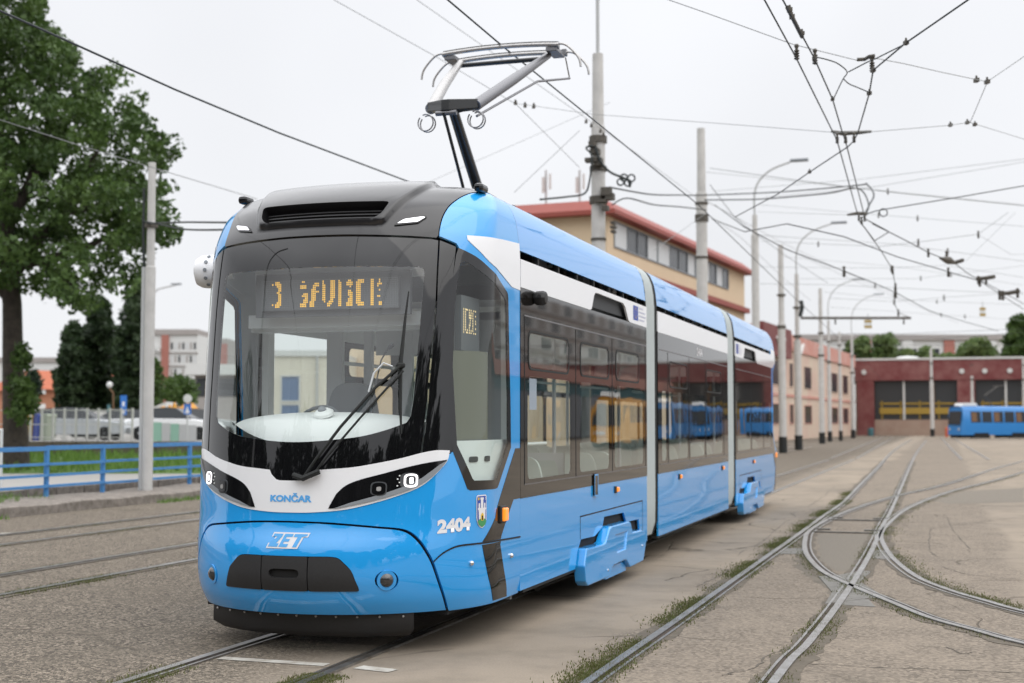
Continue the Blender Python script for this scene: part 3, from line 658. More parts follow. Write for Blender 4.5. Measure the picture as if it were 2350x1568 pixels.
# headlamps
hl = cr_([(.638, 1.338), (.547, 1.320), (.455, 1.290), (.364, 1.249), (.276, 1.209), (.219, 1.168), (.184, 1.112)], 4) + [(.160, 1.03), (.156, 1.012), (.172, 1.012)] + cr_([(.226, 1.029), (.34, 1.074), (.46, 1.133), (.537, 1.193), (.60, 1.275)], 4)
for s in (1, -1):
    h_ = region('headlamp', hl if s == 1 else mir(hl), M['black_gloss'], tram, off=.010, rim=.012, step=.03)
    def sq(t0, v0, a, b, r=.4): return rpoly([(t0 - a, v0 - b), (t0 + a, v0 - b), (t0 + a, v0 + b), (t0 - a, v0 + b)], min(a, b) * 1.2, 4)
    def put(nm, pl, m, off): return region(nm, [(s * x, y) for x, y in pl] if s == 1 else mir(pl), m, h_, off=off, rim=.004, step=.03)
    t1, v1 = .473, 1.198
    b_ = S(s * t1, v1)
    V_o = sq(t1, v1, .029, .046); V_i = sq(t1, v1, .021, .034)
    region('light_ring', V_o if s == 1 else mir(V_o), M['drl'], h_, off=.014, holes=[V_i if s == 1 else mir(V_i)], rim=.003, step=.03)
    put('lit_lens', sq(t1 + .002, v1, .008, .022), M['drl'], .014)
    for q in range(4): put('light_dot', sq(t1 - .047 - .008 * (q % 2), v1 + .034 - .023 * q, .0028, .0045), M['int_white'], .014)
    put('lens_frame', sq(.345, 1.145, .032, .048), M['int_dark'], .015); put('lens', sq(.345, 1.145, .026, .040), M['black_gloss'], .022); put('bulb', sq(.345, 1.143, .009, .015), M['alu'], .025)
    put('lens_frame', sq(t1 - .005, v1, .040, .054), M['int_dark'], .0122)
    grey = cr_([(.175, 1.011), (.226, 1.026), (.34, 1.070), (.46, 1.129), (.537, 1.189), (.60, 1.27), (.634, 1.33)], 4) + [(.60, 1.305)] + cr_([(.52, 1.215), (.44, 1.155), (.34, 1.10), (.24, 1.052)], 4)
    put('grey_lip', grey, M['int_mid'], .0135)
# roof cowl with intake
slot = rpoly([(.296, 3.218), (.272, 3.10), (.240, 3.052), (-.240, 3.052), (-.272, 3.10), (-.296, 3.218)], .03)
cowl_half = [(0, 2.948), (.13, 2.947), (.259, 2.941), (.40, 2.934), (.53, 2.925)] + cowl_edge[1:] + [(2.0, VMAX - .002), (0.0001, VMAX - .002)]
for s in (1, -1):
    pass
cowl_poly_r = cowl_half
cowl_full = [(x, y) for x, y in cowl_half[:-1]] + [(-x, y) for x, y in reversed(cowl_half[:-1]) if x > 1e-9]
crease = [[(s * (.27 + (v - 3.05) * .30 + dl), v) for v in np.linspace(3.03, 3.60, 40)] for s in (-1, 1) for dl in (-.004, .012, .027, .042)]
cowl = region('roof_cowl', cowl_full, M['cowl'], tram, off=.004, holes=[slot], rim=.09, bump=scoop, step=.028, lines=crease)
region('intake_grille', [(-.36, 3.03), (.36, 3.03), (.36, 3.30), (-.36, 3.30)], M['dark'], cowl, off=-.04, rim=0)
for k in range(4):
    v0 = 3.075 + .034 * k; q = .245 + (v0 - 3.05) * .3
    region('grille_bar', [(-q, v0), (q, v0), (q, v0 + .012), (-q, v0 + .012)], M['black_matte'], cowl, off=-.02, rim=.015)
for s in (1, -1):
    fr = [(.333, 3.012), (.355, 3.062), (.452, 3.108), (.470, 3.098), (.440, 3.048), (.415, 3.028)]
    fr = rpoly([(.328, 3.012), (.362, 3.068), (.462, 3.108), (.474, 3.098), (.436, 3.038)], .012)
    cxx = sum(p[0] for p in fr) / len(fr); cyy = sum(p[1] for p in fr) / len(fr); inn_ = [(cxx + (x - cxx) * .84, cyy + (y - cyy) * .72) for x, y in fr]
    q = region('marker_lamp', fr if s == 1 else mir(fr), M['black_gloss'], cowl, off=.014, rim=.012, step=.03)
    region('marker_lens', inn_ if s == 1 else mir(inn_), M['chrome'], cowl, off=.018, rim=.003, step=.03)
    c = S(s * .82, 3.565); n = SN(s * .82, 3.565)
    b = MB(); b.box(c + n * .03 + np.array([0, -.02, 0]), (.075, .16, .065)); obj('roof_lamp', b, M['black_gloss'], tram, bevel=.025)
    b = MB(); b.box(c + n * .035 + np.array([s * .006, -.078, .004]), (.040, .03, .030)); obj('roof_lamp_lens', b, M['int_white'], tram, bevel=.01)
# black apron under the bumper
b = MB(); prof = []
for z, d in ((.30, .05), (.17, .05), (.12, .11)):
    prof.append([(CX + x * (1 if z > .15 else .93), 8.62 + d + .26 * (abs(x) / .8) ** 2.4 * .9, z) for x in np.linspace(-.78, .78, 25)])
vs_ = sum(prof, []); b.add(vs_, [(r * 25 + i, (r + 1) * 25 + i, (r + 1) * 25 + i + 1, r * 25 + i + 1) for r in range(2) for i in range(24)])
apron = obj('front_apron', b, M['black_matte'], tram, smooth=True)
for x in np.linspace(-.72, .72, 11):
    b = MB(); b.lathe((CX + x, 8.665 + .234 * (abs(x) / .8) ** 2.4, .265), [(.008, 0), (.008, .008), (.003, .010)], (0, -1, 0), 8); obj('bolt', b, M['alu'], apron)
# knobs, indicator, crest, number, lettering
for t_, v_ in ((.783, .604), (1.581, .593)):
    for s in (1, -1):
        c = S(s * t_, v_); n = SN(s * t_, v_); b = MB(); b.lathe(c, [(.018, 0), (.018, .012), (.012, .02), (.003, .023)], n, 14); obj('latch_knob', b, M['chrome'], tram, smooth='auto')
for s in (1, -1):
    c = S(s * 1.25, .918); n = SN(s * 1.25, .918); b = MB(); b.box(c + n * .02, (.05, .09, .10)); q = obj('turn_signal', b, M['amber'], tram, bevel=.012)
    b = MB(); b.box(c + n * .006, (.03, .13, .13)); obj('lamp_base', b, M['black_matte'], q, bevel=.01)
def ds_dt(t0, v0): return float(np.linalg.norm(S(t0 + .004, v0) - S(t0 - .004, v0)) / .008)
def flat_text(txt, size, bold=0., shear=0.):
    cu = bpy.data.curves.new('lettering', 'FONT'); cu.body = txt; cu.size = size; cu.offset = bold; cu.shear = shear; cu.resolution_u = 3; cu.fill_mode = 'FRONT'
    o = bpy.data.objects.new('lettering', cu); C.objects.link(o); dg = bpy.context.evaluated_depsgraph_get(); me = bpy.data.meshes.new_from_object(o.evaluated_get(dg))
    bpy.data.objects.remove(o); bpy.data.curves.remove(cu)
    v = np.array([q.co[:2] for q in me.vertices]); f = [tuple(p.vertices) for p in me.polygons]; bpy.data.meshes.remove(me); return v, f
def cab_text(name, txt, width, height, t0, v0, m, parent, off, bold=0., shear=0., rot=0., hm=None):
    v, f = flat_text(txt, 1., bold, shear); lo, hi = v.min(0), v.max(0); v = (v - (lo + hi) / 2) / (hi - lo)
    v = v * np.array([width, height]); c_, s_ = math.cos(rot), math.sin(rot); v = v @ np.array([[c_, s_], [-s_, c_]])
    t = t0 + v[:, 0] / ds_dt(t0, v0); vv = v0 + v[:, 1]; P = S(t, vv) + SN(t, vv) * off
    b = MB(); b.add(P, f); return obj(name, b, m, parent, smooth=True)
cab_text('maker_lettering', 'KONČAR', .315, .062, .003, 1.083, M['print_blue'], fw, .008, .05)
# operator logo: slanted white plate with blue letters standing out of it
def poly_cab(name, pl, t0, v0, m, parent, off):
    k = ds_dt(t0, v0); return region(name, [(t0 + x / k, v0 + y) for x, y in pl], m, parent, off=off, rim=0, step=.03)
lt0, lv0 = .006, .795
def sh(pl): return [(x + y * .45, y) for x, y in pl]
logo = poly_cab('logo_plate', sh([(-.135, .052), (.135, .052), (.135, .022), (.105, .022), (.105, -.055), (-.135, -.055), (-.135, -.02), (-.105, -.02), (-.105, .022), (-.135, .022)]), lt0, lv0, M['print_white'], bumper, .003)
Zl = [(-.125, .042), (-.055, .042), (-.055, .020), (-.072, -.022), (-.052, -.022), (-.052, -.045), (-.125, -.045), (-.125, -.022), (-.088, .022), (-.125, .022)]
El = [(-.042, .042), (.022, .042), (.022, .022), (-.018, .022), (-.018, .008), (.015, .008), (.015, -.010), (-.018, -.010), (-.018, -.025), (.022, -.025), (.022, -.045), (-.042, -.045)]
Tl = [(.032, .042), (.125, .042), (.125, .030), (.092, .022), (.092, -.045), (.062, -.045), (.062, .022), (.032, .022)]
for q in (Zl, El, Tl): poly_cab('logo_letter', sh(q), lt0, lv0, M['print_blue'], bumper, .005)
cab_text('fleet_number', '2404', .30, .098, .687, .880, M['print_white'], tram, .004, .055, rot=.03)
ct, cv = .858, .962
sh_o = rpoly([(-.066, .118), (.066, .118), (.066, -.055), (.045, -.10), (0, -.122), (-.045, -.10), (-.066, -.055)], .02)
poly_cab('crest_border', sh_o, ct, cv, M['print_white'], tram, .004)
poly_cab('crest_field', [(x * .88, y * .93) for x, y in sh_o], ct, cv, M['print_royal'], tram, .0055)
for pl in ([(-.045, .02), (.045, .02), (.040, -.07), (-.040, -.07)], [(-.016, .02), (.016, .02), (.016, .085), (.022, .085), (.022, .10), (-.022, .10), (-.022, .085), (-.016, .085)], [(-.044, .02), (-.026, .02), (-.026, .06), (-.044, .06)], [(.026, .02), (.044, .02), (.044, .06), (.026, .06)], [(-.052, .012), (.052, .012), (.052, .026), (-.052, .026)]):
    poly_cab('crest_castle', pl, ct, cv, M['print_white'], tram, .007)
poly_cab('crest_hill', [(-.056, -.068), (-.03, -.052), (0, -.046), (.03, -.052), (.056, -.068), (.04, -.095), (0, -.112), (-.04, -.095)], ct, cv, M['green_print'], tram, .0078)
poly_cab('crest_gate', rpoly([(-.018, -.065), (.018, -.065), (.018, -.022), (0, -.006), (-.018, -.022)], .01), ct, cv, M['gold'], tram, .0085)
poly_cab('crest_door', rpoly([(-.008, -.062), (.008, -.062), (.008, -.028), (-.008, -.028)], .006), ct, cv, M['dark'], tram, .0092)
poly_cab('crest_star', [(-.042 + .009 * math.cos(q), .092 + .012 * math.sin(q)) for q in np.linspace(0, 6.28, 8, endpoint=False)], ct, cv, M['gold'], tram, .007)
poly_cab('crest_moon', [(.040, .104), (.048, .092), (.040, .078), (.052, .086), (.052, .098)], ct, cv, M['print_white'], tram, .007)
# round white device on the far front corner
c = Vector((CX - 1.275, 9.62, 2.80))
b = MB(); b.lathe(c, [(.01, -.115), (.06, -.11), (.108, -.092), (.130, -.05), (.134, -.01), (.134, .065), (.118, .08), (.06, .085), (.06, .20)], (1, 0.25, 0), 28); dev = obj('round_white_unit', b, M['white'], tram, smooth='auto')
for q in range(5):
    a_ = -1.0 + q * .5; b = MB(); b.lathe(c + Vector((.035, -.132 * math.cos(a_), .132 * math.sin(a_))), [(.015, 0), (.015, .006)], (0, -math.cos(a_), math.sin(a_)), 10); obj('sensor_dot', b, M['int_mid'], dev)
# wipers
def srf(t, v, o=.03): return S(t, v) + SN(t, v) * o
b = MB(); b.tube([srf(.05, 1.20), srf(.10, 1.33, .05), srf(.19, 1.56, .06), srf(.31, 1.83, .06), srf(.405, 1.99, .05)], .011, 8); wip = obj('wiper_arm', b, M['rubber'], tram, smooth='auto')
b = MB(); b.tube([srf(.085, 1.22), srf(.15, 1.37, .05), srf(.26, 1.62, .06), srf(.36, 1.84, .06), srf(.415, 1.95, .05)], .008, 8); obj('parallel_rod', b, M['rubber'], wip, smooth='auto')
b = MB(); b.tube([srf(.015, 1.235, .02), srf(.06, 1.21, .06), srf(.12, 1.26, .05)], .020, 8); obj('pivot_housing', b, M['rubber'], wip, smooth='auto')
b = MB(); b.tube([srf(.420, 2.52, .012), srf(.412, 2.3, .014), srf(.405, 2.0, .014), srf(.415, 1.7, .014), srf(.425, 1.52, .012)], [.004, .009, .015, .011, .006], 8); obj('wiper_blade', b, M['rubber'], wip, smooth='auto')
b = MB(); b.box(srf(.405, 1.99, .04), (.06, .04, .035), .4); obj('blade_holder', b, M['rubber'], wip, bevel=.01)
b = MB(); b.tube([srf(.37, 1.98, .05), srf(.335, 2.0, .07), srf(.30, 1.93, .06), srf(.285, 1.80, .055)], .007, 6); obj('washer_hose', b, M['int_grey'], wip)
# cab interior
def lens_shape(t): return 1 - t * t
b = MB(); n_ = 33; vs_ = []; fs_ = []
for i in range(n_):
    x = -1 + 2 * i / (n_ - 1); k = max(0., 1 - abs(x) ** 2.2)
    xx = CX - .02 + x * .78; yy = 8.86 + .30 * x * x
    vs_ += [(xx, yy, 1.545 - .11 * k + .06 * x * x), (xx, yy + .02 + .02 * k, 1.575 + .03 * k), (xx, yy + .10 + .22 * k, 1.60 + .075 * k ** .7), (xx, yy + .16 + .40 * k, 1.60 + .06 * k ** .7), (xx, yy + .2 + .42 * k, 1.2)]
for i in range(n_ - 1):
    for j in range(4): fs_.append((5 * i + j, 5 * i + j + 1, 5 * i + 6 + j, 5 * i + 5 + j)[::-1])
b.add(vs_, fs_); dash = obj('dashboard', b, M['int_white'], tram, smooth=True)
c = (CX + .02, 9.03, 1.655); b = MB(); b.lathe(c, [(.075, 0), (.07, .02), (.05, .035), (.04, .04)], (0, -.45, 1), 20); obj('camera_dome', b, M['int_white'], dash, smooth='auto')
b = MB(); b.lathe((c[0] - .005, c[1] - .02, c[2] + .025), [(.032, 0), (.030, .02), (.016, .033), (.002, .036)], (0, -.6, 1), 16); obj('camera_lens', b, M['int_mid'], dash, smooth='auto')
inn = cubes('cab_wall', M['int_grey'], tram, ((CX + .42, 10.38, 1.45), (.04, .04, 2.1)), ((CX + .85, 10.38, 1.45), (.5, .04, 2.1)), ((CX - .02, 10.38, 2.50), (2.2, .04, .16)), ((CX + .45, 10.382, 2.30), (1.2, .04, .30)), ((CX - .52, 10.38, 1.45), (.14, .05, 2.1)), ((CX + .12, 10.38, 1.45), (.10, .05, 2.1)), ((CX - .22, 10.38, 1.45), (.07, .05, 2.1)))
cubes('cab_door_glass', M['cab_glass'], inn, ((CX + .27, 10.375, 1.4), (.26, .012, 1.5)))
cubes('header_panel', M['int_grey'], tram, ((CX, 9.30, 2.74), (1.36, .04, .14)), ((CX, 9.32, 2.36), (1.46, .10, .10)), ((CX, 9.42, 2.30), (1.5, .14, .03)))
disp = cubes('destination_display', M['led_off'], tram, ((CX + .02, 9.12, 2.54), (1.10, .05, .23)), ((CX + .02, 9.16, 2.54), (1.24, .04, .32)))
b = MB()
glyph = {}
rows_ = ["011000000000000000000000000000000000000000000000000000000000000000",
         ]
pat = [  # (column start, column bits top->bottom as 13-char strings)
 (5, ["0100000000010", "0000000000000", "1100000000011", "1110010000111", "1111111111111", "0111101111110"]),
 (23, ["0011000000011", "1011000100011", "1011001101111", "0011001111111", "0000001111100"]),
 (29, ["0000000000111", "0000111111111", "0011111111111", "0111111111000", "0110010000000", "0110010000000"]),
 (37, ["1111111111000", "0011111111100"]), (40, ["0000000000011", "0000000000111", "1111111111110", "1111111111100", "1111111110000"]),
 (47, ["1111111111111", "0111111111111"]), (52, ["0110000000011", "1110011101111", "1111011111111", "0110001111111"]),
 (58, ["0111111111110", "1111111111111", "1111111111111", "1100000000011", "1100000000011"]), (67, ["1111111111111", "1111111111111"]), (71, ["0011000010000", "1110010010011", "0010000000011"])]
for c0, cols in pat:
    for i, bits in enumerate(cols):
        for r_, bt in enumerate(bits):
            if bt == '1':
                x = CX - .50 + (c0 + i) * .0128; z = 2.54 + .092 - r_ * .0150
                b.add([(x - .0050, 9.0935, z - .0058), (x + .0050, 9.0935, z - .0058), (x + .0050, 9.0935, z + .0058), (x - .0050, 9.0935, z + .0058)], [(0, 1, 2, 3)])
obj('lit_dots', b, M['led'], disp, kind='stuff')
b = MB()
for i in range(84):
    x = CX - .51 + i * .0128; b.box((x + .0064, 9.0945, 2.54), (.0016, .001, .215))
for i in range(15): b.box((CX + .02, 9.0945, 2.54 + .1 - i * .0150 + .003), (1.08, .001, .0016))
obj('dot_grid', b, M['int_mid'], disp, kind='stuff')
# side display behind the cab window
sd_ = cubes('side_display', M['led_off'], tram, ((CX + .965, 9.46, 2.32), (.05, .40, .40)))
b = MB()
for k, bits in enumerate(("1111111111", "0000000000", "1111111110", "1000000001", "1000000011", "0000000000", "1111001111", "0011111000", "1111000011", "0000000000", "0111111110", "1000000001", "0000000000", "1010110101")):
    for r_, bt in enumerate(bits):
        y = 9.31 + k * .020; z = 2.42 - r_ * .0185
        if bt == '1': b.add([(CX + .9915, y - .005, z - .006), (CX + .9915, y + .005, z - .006), (CX + .9915, y + .005, z + .006), (CX + .9915, y - .005, z + .006)], [(0, 1, 2, 3)])
obj('lit_dots', b, M['led_warm'], sd_, kind='stuff')
# driver's seat, partition panels, door lining, microphone
st = MB(); st.lathe((CX - .30, 9.95, 1.02), [(.02, 0), (.2, .02), (.235, .10), (.20, .16)], (0, 0, 1), 20); st.prism(rpoly([(-.22, 1.05), (.22, 1.05), (.24, 1.55), (.15, 1.92), (-.15, 1.92), (-.24, 1.55)], .12), lambda x, z, d: (CX - .30 + x, 10.10 + d + (z - 1.05) * .12, z), .12)
seat = obj('driver_seat', st, M['int_mid'], tram, smooth='auto')
b = MB(); b.tube([(CX - .30, 9.95, .38), (CX - .30, 9.95, 1.04)], .06, 10); obj('seat_post', b, M['int_dark'], seat)
b = MB(); ring = [(CX - .28 + .17 * math.cos(q), 9.55 + .10 * math.sin(q), 1.60 + .12 * math.sin(q)) for q in np.linspace(0, 6.283, 25)]; b.tube(ring, .014, 6, False); obj('hand_wheel', b, M['int_mid'], dash)
for s in (1, -1):
    pl = [(.62, .6), (1.75, .6), (1.75, 1.47), (.62, 1.47)]; q = region('door_lining', pl if s == 1 else mir(pl), M['int_white'], tram, off=-.045, rim=.02)
    for t_ in (.83, .97):
        pl = rpoly([(t_ - .035, 1.315), (t_ + .035, 1.315), (t_ + .035, 1.355), (t_ - .035, 1.355)], .015); region('latch', pl if s == 1 else mir(pl), M['int_dark'], q, off=-.038, rim=.004, step=.03)
    if s == 1: region('roller_blind', [(.66, 1.475), (1.16, 1.475), (1.16, 2.12), (.66, 2.12)], M['blind'], tram, off=-.09, rim=0)
cubes('pillar_lining', M['int_white'], tram, ((CX + 1.06, 10.14, 1.9), (.06, .16, 1.5)), ((CX - 1.06, 10.22, 1.9), (.06, .10, 1.5)))
cubes('sun_blind', M['int_grey'], tram, ((CX + .75, 10.25, 1.95), (.02, .2, .9)))
b = MB(); b.tube([(CX + .30, 9.25, 1.62), (CX + .335, 9.22, 1.85), (CX + .40, 9.18, 2.05), (CX + .47, 9.15, 2.14)], .006, 6); b.lathe((CX + .47, 9.15, 2.13), [(.006, 0), (.016, .02), (.016, .045), (.004, .06)], (.7, -.2, .6), 10); obj('gooseneck_microphone', b, M['int_dark'], tram)
b = MB(); b.tube([(CX + .27, 9.2, 1.6), (CX + .30, 9.22, 1.8)], .013, 8); obj('microphone_base', b, M['int_dark'], tram)

# ------------------------------------------------------------------ tram sections
HW = 1.15
def side_map(X, s):                                         # (y, z) on a side plane; depth grows inward
    return lambda y, z, d: (X - s * d, y, z)
def panel(name, poly, s, off, m, parent, holes=(), thick=.02, X=None, **k):
    V, T, loops = tri(poly, holes, 1., .6, False)
    x = CX + s * (HW + off) if X is None else X; b = MB(); nv = len(V)
    vs = [(x, p[0], p[1]) for p in V] + [(x - s * thick, p[0], p[1]) for p in V]; fs = []
    for t_ in T: fs.append(tuple(t_ if s > 0 else t_[::-1]))
    cnt = set()
    for t_ in T:
        for i in range(3): cnt.add((int(t_[i]), int(t_[(i + 1) % 3])))
    if thick:
        for a, c in [e_ for e_ in cnt if (e_[1], e_[0]) not in cnt]: fs.append((c, a, a + nv, c + nv) if s > 0 else (a, c, c + nv, a + nv))
    b.add(vs, fs); return obj(name, b, m, parent, **k)
ROOF = [(1.145, 2.945), (1.135, 3.05), (1.115, 3.17), (1.085, 3.25), (1.04, 3.32), (.97, 3.365), (.86, 3.395), (.58, 3.412)]
def fairing(y0, y1, s, parent):
    P = cr_(ROOF, 4); b = MB(); ys = np.linspace(y0, y1, max(3, int((y1 - y0) / .5))); k = len(P); vs = []
    for y in ys: vs += [(CX + s * x, y, z) for x, z in P]
    fs = [(i * k + j, i * k + j + 1, (i + 1) * k + j + 1, (i + 1) * k + j) if s < 0 else (i * k + j, (i + 1) * k + j, (i + 1) * k + j + 1, i * k + j + 1) for i in range(len(ys) - 1) for j in range(k - 1)]
    o = len(vs)                                             # returns along the lower lip and both ends
    for y in ys: vs.append((CX + s * (1.145 - .03), y, 2.948))
    fs += [(i * k, o + i, o + i + 1, (i + 1) * k) for i in range(len(ys) - 1)]
    b.add(vs, fs); return obj('roof_fairing', b, M['blue_roof_sheen'], parent, smooth='auto')
def box_poly(y0, y1, z0, z1, r=.06): return rpoly([(y0, z0), (y1, z0), (y1, z1), (y0, z1)], r)
def section(y0, y1, wins, hops, band, bogie, s, lamps=(), gaps=()):
    # lower blue panels
    low = [(y0, .30), (y1, .30), (y1, 1.008), (y0, 1.008)]
    if bogie:
        a, c = bogie; f = lambda q: a + (q - 11.9) / 2.7 * (c - a)
        low = [(y0, .30), (f(11.86), .30), (f(11.93), .44), (f(12.06), .545), (f(12.58), .535), (f(12.88), .60), (f(12.95), .69), (f(13.80), .68), (f(13.91), .575), (f(14.52), .565), (f(14.60), .30), (y1, .30), (y1, 1.008), (y0, 1.008)]
    p = panel('lower_panel', low, s, 0, M['blue'], tram)
    if bogie:
        cov = [(11.99, .47), (12.62, .46), (12.72, .47), (12.88, .585), (12.95, .60), (13.72, .595), (13.80, .58), (13.90, .475), (14.33, .465), (14.50, .43), (14.57, .34), (14.40, .135), (13.78, .13), (13.62, .21), (13.55, .225), (13.05, .22), (12.98, .205), (12.85, .13), (12.04, .135), (11.95, .18), (11.91, .32)]
        cov = [(f(y), z) for y, z in cov]
        rec = [(f(y), z) for y, z in ((13.11, .50), (13.64, .50), (13.56, .335), (13.19, .335))]
        g = panel('wheel_cover', cov, s, .075, M['blue'], tram, thick=.10, holes=[rec], bevel=.012)
        panel('cover_recess', [(f(13.05), .52), (f(13.70), .52), (f(13.62), .31), (f(13.12), .31)], s, .06, M['blue'], g, thick=.004)
        panel('cover_step', [(f(12.86), .14), (f(13.02), .20), (f(13.58), .20), (f(13.75), .14), (f(13.75), .10), (f(12.86), .10)], s, .03, M['blue'], g, thick=.02)
        for yy, zz in ((12.78, .20), (14.33, .30)):
            b = MB(); b.lathe((CX + s * (HW + .075), f(yy), zz), [(.012, 0), (.012, .008), (.004, .011)], (s, 0, 0), 10); obj('bolt', b, M['chrome'], g)
        for q0, q1, r0, r1 in ((f(12.03), f(12.03) + .012, .55, .757), (f(14.70), f(14.70) + .012, .31, .757), (f(12.03), f(14.71), .745, .757)):
            panel('seam_line', [(q0, r0), (q1, r0), (q1, r1), (q0, r1)], s, .0015, M['dark'], p, thick=0)
        for yy in (f(12.5), f(13.95)):
            b = MB(); b.lathe((CX + s * .52, yy, .31), [(.30, 0), (.30, .10), (.24, .11), (.10, .13)], (s, 0, 0), 24); wh = obj('wheel', b, M['fitting'], tram, smooth='auto')
        cubes('cutout_backing', M['dark'], tram, ((CX + s * 1.10, (f(11.86) + f(14.6)) / 2, .53), (.02, f(14.6) - f(11.86) - .02, .44)))  # black sheet added so the wheel cutouts look deep in shade
        cubes('bogie_frame', M['dark'], tram, ((CX + s * .72, (f(12.5) + f(13.95)) / 2, .38), (.20, 2.2, .20)), ((CX + s * .88, (f(12.5) + f(13.95)) / 2, .52), (.06, 2.7, .36)))
    # glazed band
    if s < 0 and y0 < 11: hops = hops[1:]
    open_ = s < 0 and y0 < 11
    holes = [box_poly(a, c, 1.15, 1.965, .07) if not (open_ and i == 0) else box_poly(a, c, 1.03, 2.38, .07) for i, (a, c) in enumerate(wins)] + [box_poly(a, c, 2.04, 2.31, .08) for a, c in hops]
    bnd = panel('glazing_band', [(y0, 1.012), (y1, 1.012), (y1, 2.652), (y0, 2.652)], s, .004, M['frit_side'], tram, holes=holes, thick=.012)
    for i, hq in enumerate(holes[:len(wins)]): panel('window_pane', hq, s, .003, M['cab_glass' if open_ and i == 0 else 'side_glass'], tram, thick=0)
    for hq, (a, c) in zip(holes[len(wins):], hops):
        w_ = panel('hopper_window', hq, s, .006, M['side_glass'], tram, thick=0)
        fr = box_poly(a - .025, c + .025, 2.015, 2.335, .09)
        panel('hopper_seal', fr, s, .008, M['rubber'], w_, holes=[box_poly(a - .008, c + .008, 2.032, 2.318, .085)], thick=.004)
    panel('trim_line', [(y0 + .1, 2.436), (y1, 2.436), (y1, 2.448), (y0 + .1, 2.448)], s, .007, M['alu_dark'], bnd, thick=.004)
    panel('trim_line', [(y0 + .1, 1.108), (y1, 1.108), (y1, 1.118), (y0 + .1, 1.118)], s, .007, M['alu_dark'], bnd, thick=.004)
    for yy in gaps: panel('pane_joint', [(yy, 1.118), (yy + .016, 1.118), (yy + .016, 2.43), (yy, 2.43)], s, .006, M['dark'], bnd, thick=.002)
    panel('white_band', band, s, .007, M['white'], tram, thick=.02)
    for yy in lamps:
        b = MB(); b.box((CX + s * (HW + .014), yy, .93), (.035, .075, .05)); q = obj('side_lamp', b, M['amber'], tram, bevel=.01)
        b = MB(); b.box((CX + s * (HW + .006), yy - .05, .93), (.02, .07, .07)); obj('lamp_base', b, M['black_matte'], q, bevel=.008)
    fairing(y0 + .002, y1, s, tram)
    # things behind the ventilation slot
    y = y0 + .15
    while y < y1 - .3:
        wdt = rng.uniform(.08, .5); kind_ = rng.integers(3)
        cubes('roof_equipment', M[('dark', 'int_dark', 'int_mid')[kind_]], tram, ((CX + s * (.96 - .05 * kind_), y + wdt / 2, 3.0), (.10, wdt, .26)))
        y += wdt + rng.uniform(.05, .35)
    for y in np.arange(y0 + .55, y1, .62): cubes('slot_bracket', M['rubber'], tram, ((CX + s * 1.118, y, 2.915), (.04, .035, .09)))
    # inner lining below the windows and above
    panel('inner_lining', [(y0, .36), (y1, .36), (y1, 1.10), (y0, 1.10)], -s, 0, M['int_grey'], tram, X=CX + s * 1.05, thick=.02)
    panel('inner_lining', [(y0, 2.36), (y1, 2.36), (y1, 2.62), (y0, 2.62)], -s, 0, M['int_grey'], tram, X=CX + s * 1.10, thick=.02)
K = .9953
b1 = [(10.174, 2.876), (10.174, 2.655), (12.36, 2.650), (12.42, 2.665), (12.51, 2.80), (12.56, 2.826), (12.66, 2.832), (13.72, 2.826), (13.82, 2.80), (13.98, 2.665), (14.06, 2.650), (14.88, 2.650), (14.88, 2.878)]
b2 = [(15.50, 2.88), (15.50, 2.64), (20.78, 2.64), (20.78, 2.88)]
b3 = [(21.55, 2.88), (21.55, 2.64), (22.44, 2.64), (22.52, 2.68), (22.62, 2.82), (22.72, 2.83), (23.85, 2.83), (23.95, 2.80), (24.08, 2.65), (24.2, 2.63), (26.2, 2.63), (26.2, 2.88)]
for s in (1, -1):
    section(10.172, 14.88, [(10.36, 11.68), (11.98, 13.13), (13.34, 14.72)], [(10.40, 11.58), (12.02, 13.08), (13.42, 14.46)], b1, (11.86, 14.53), s, (13.41,), (10.27, 11.83, 13.23, 14.80))
    section(15.50, 20.78, [(15.72, 16.02), (16.15, 17.42), (17.56, 18.68), (18.80, 20.25)], [(16.2, 17.35), (18.85, 20.1)], b2, None, s, (16.83, 20.22), (16.08, 17.49, 18.74, 20.35))
    section(21.55, 26.2, [(21.75, 23.3), (23.45, 24.9), (25.05, 26.05)], [], b3, (21.8, 24.5), s, (23.62,), (21.68, 23.37, 24.97))
bolt_b = MB(); bolt_b.box((CX + HW + .012, 12.53, 1.02), (.012, .15, .20)); q = obj('door_button_plate', bolt_b, M['frit_side'], tram); 
panel('plate_outline', [(12.46, .905), (12.60, .905), (12.60, 1.115), (12.46, 1.115)], 1, .0195, M['blue'], q, holes=[[(12.475, .92), (12.585, .92), (12.585, 1.10), (12.475, 1.10)]], thick=.002)
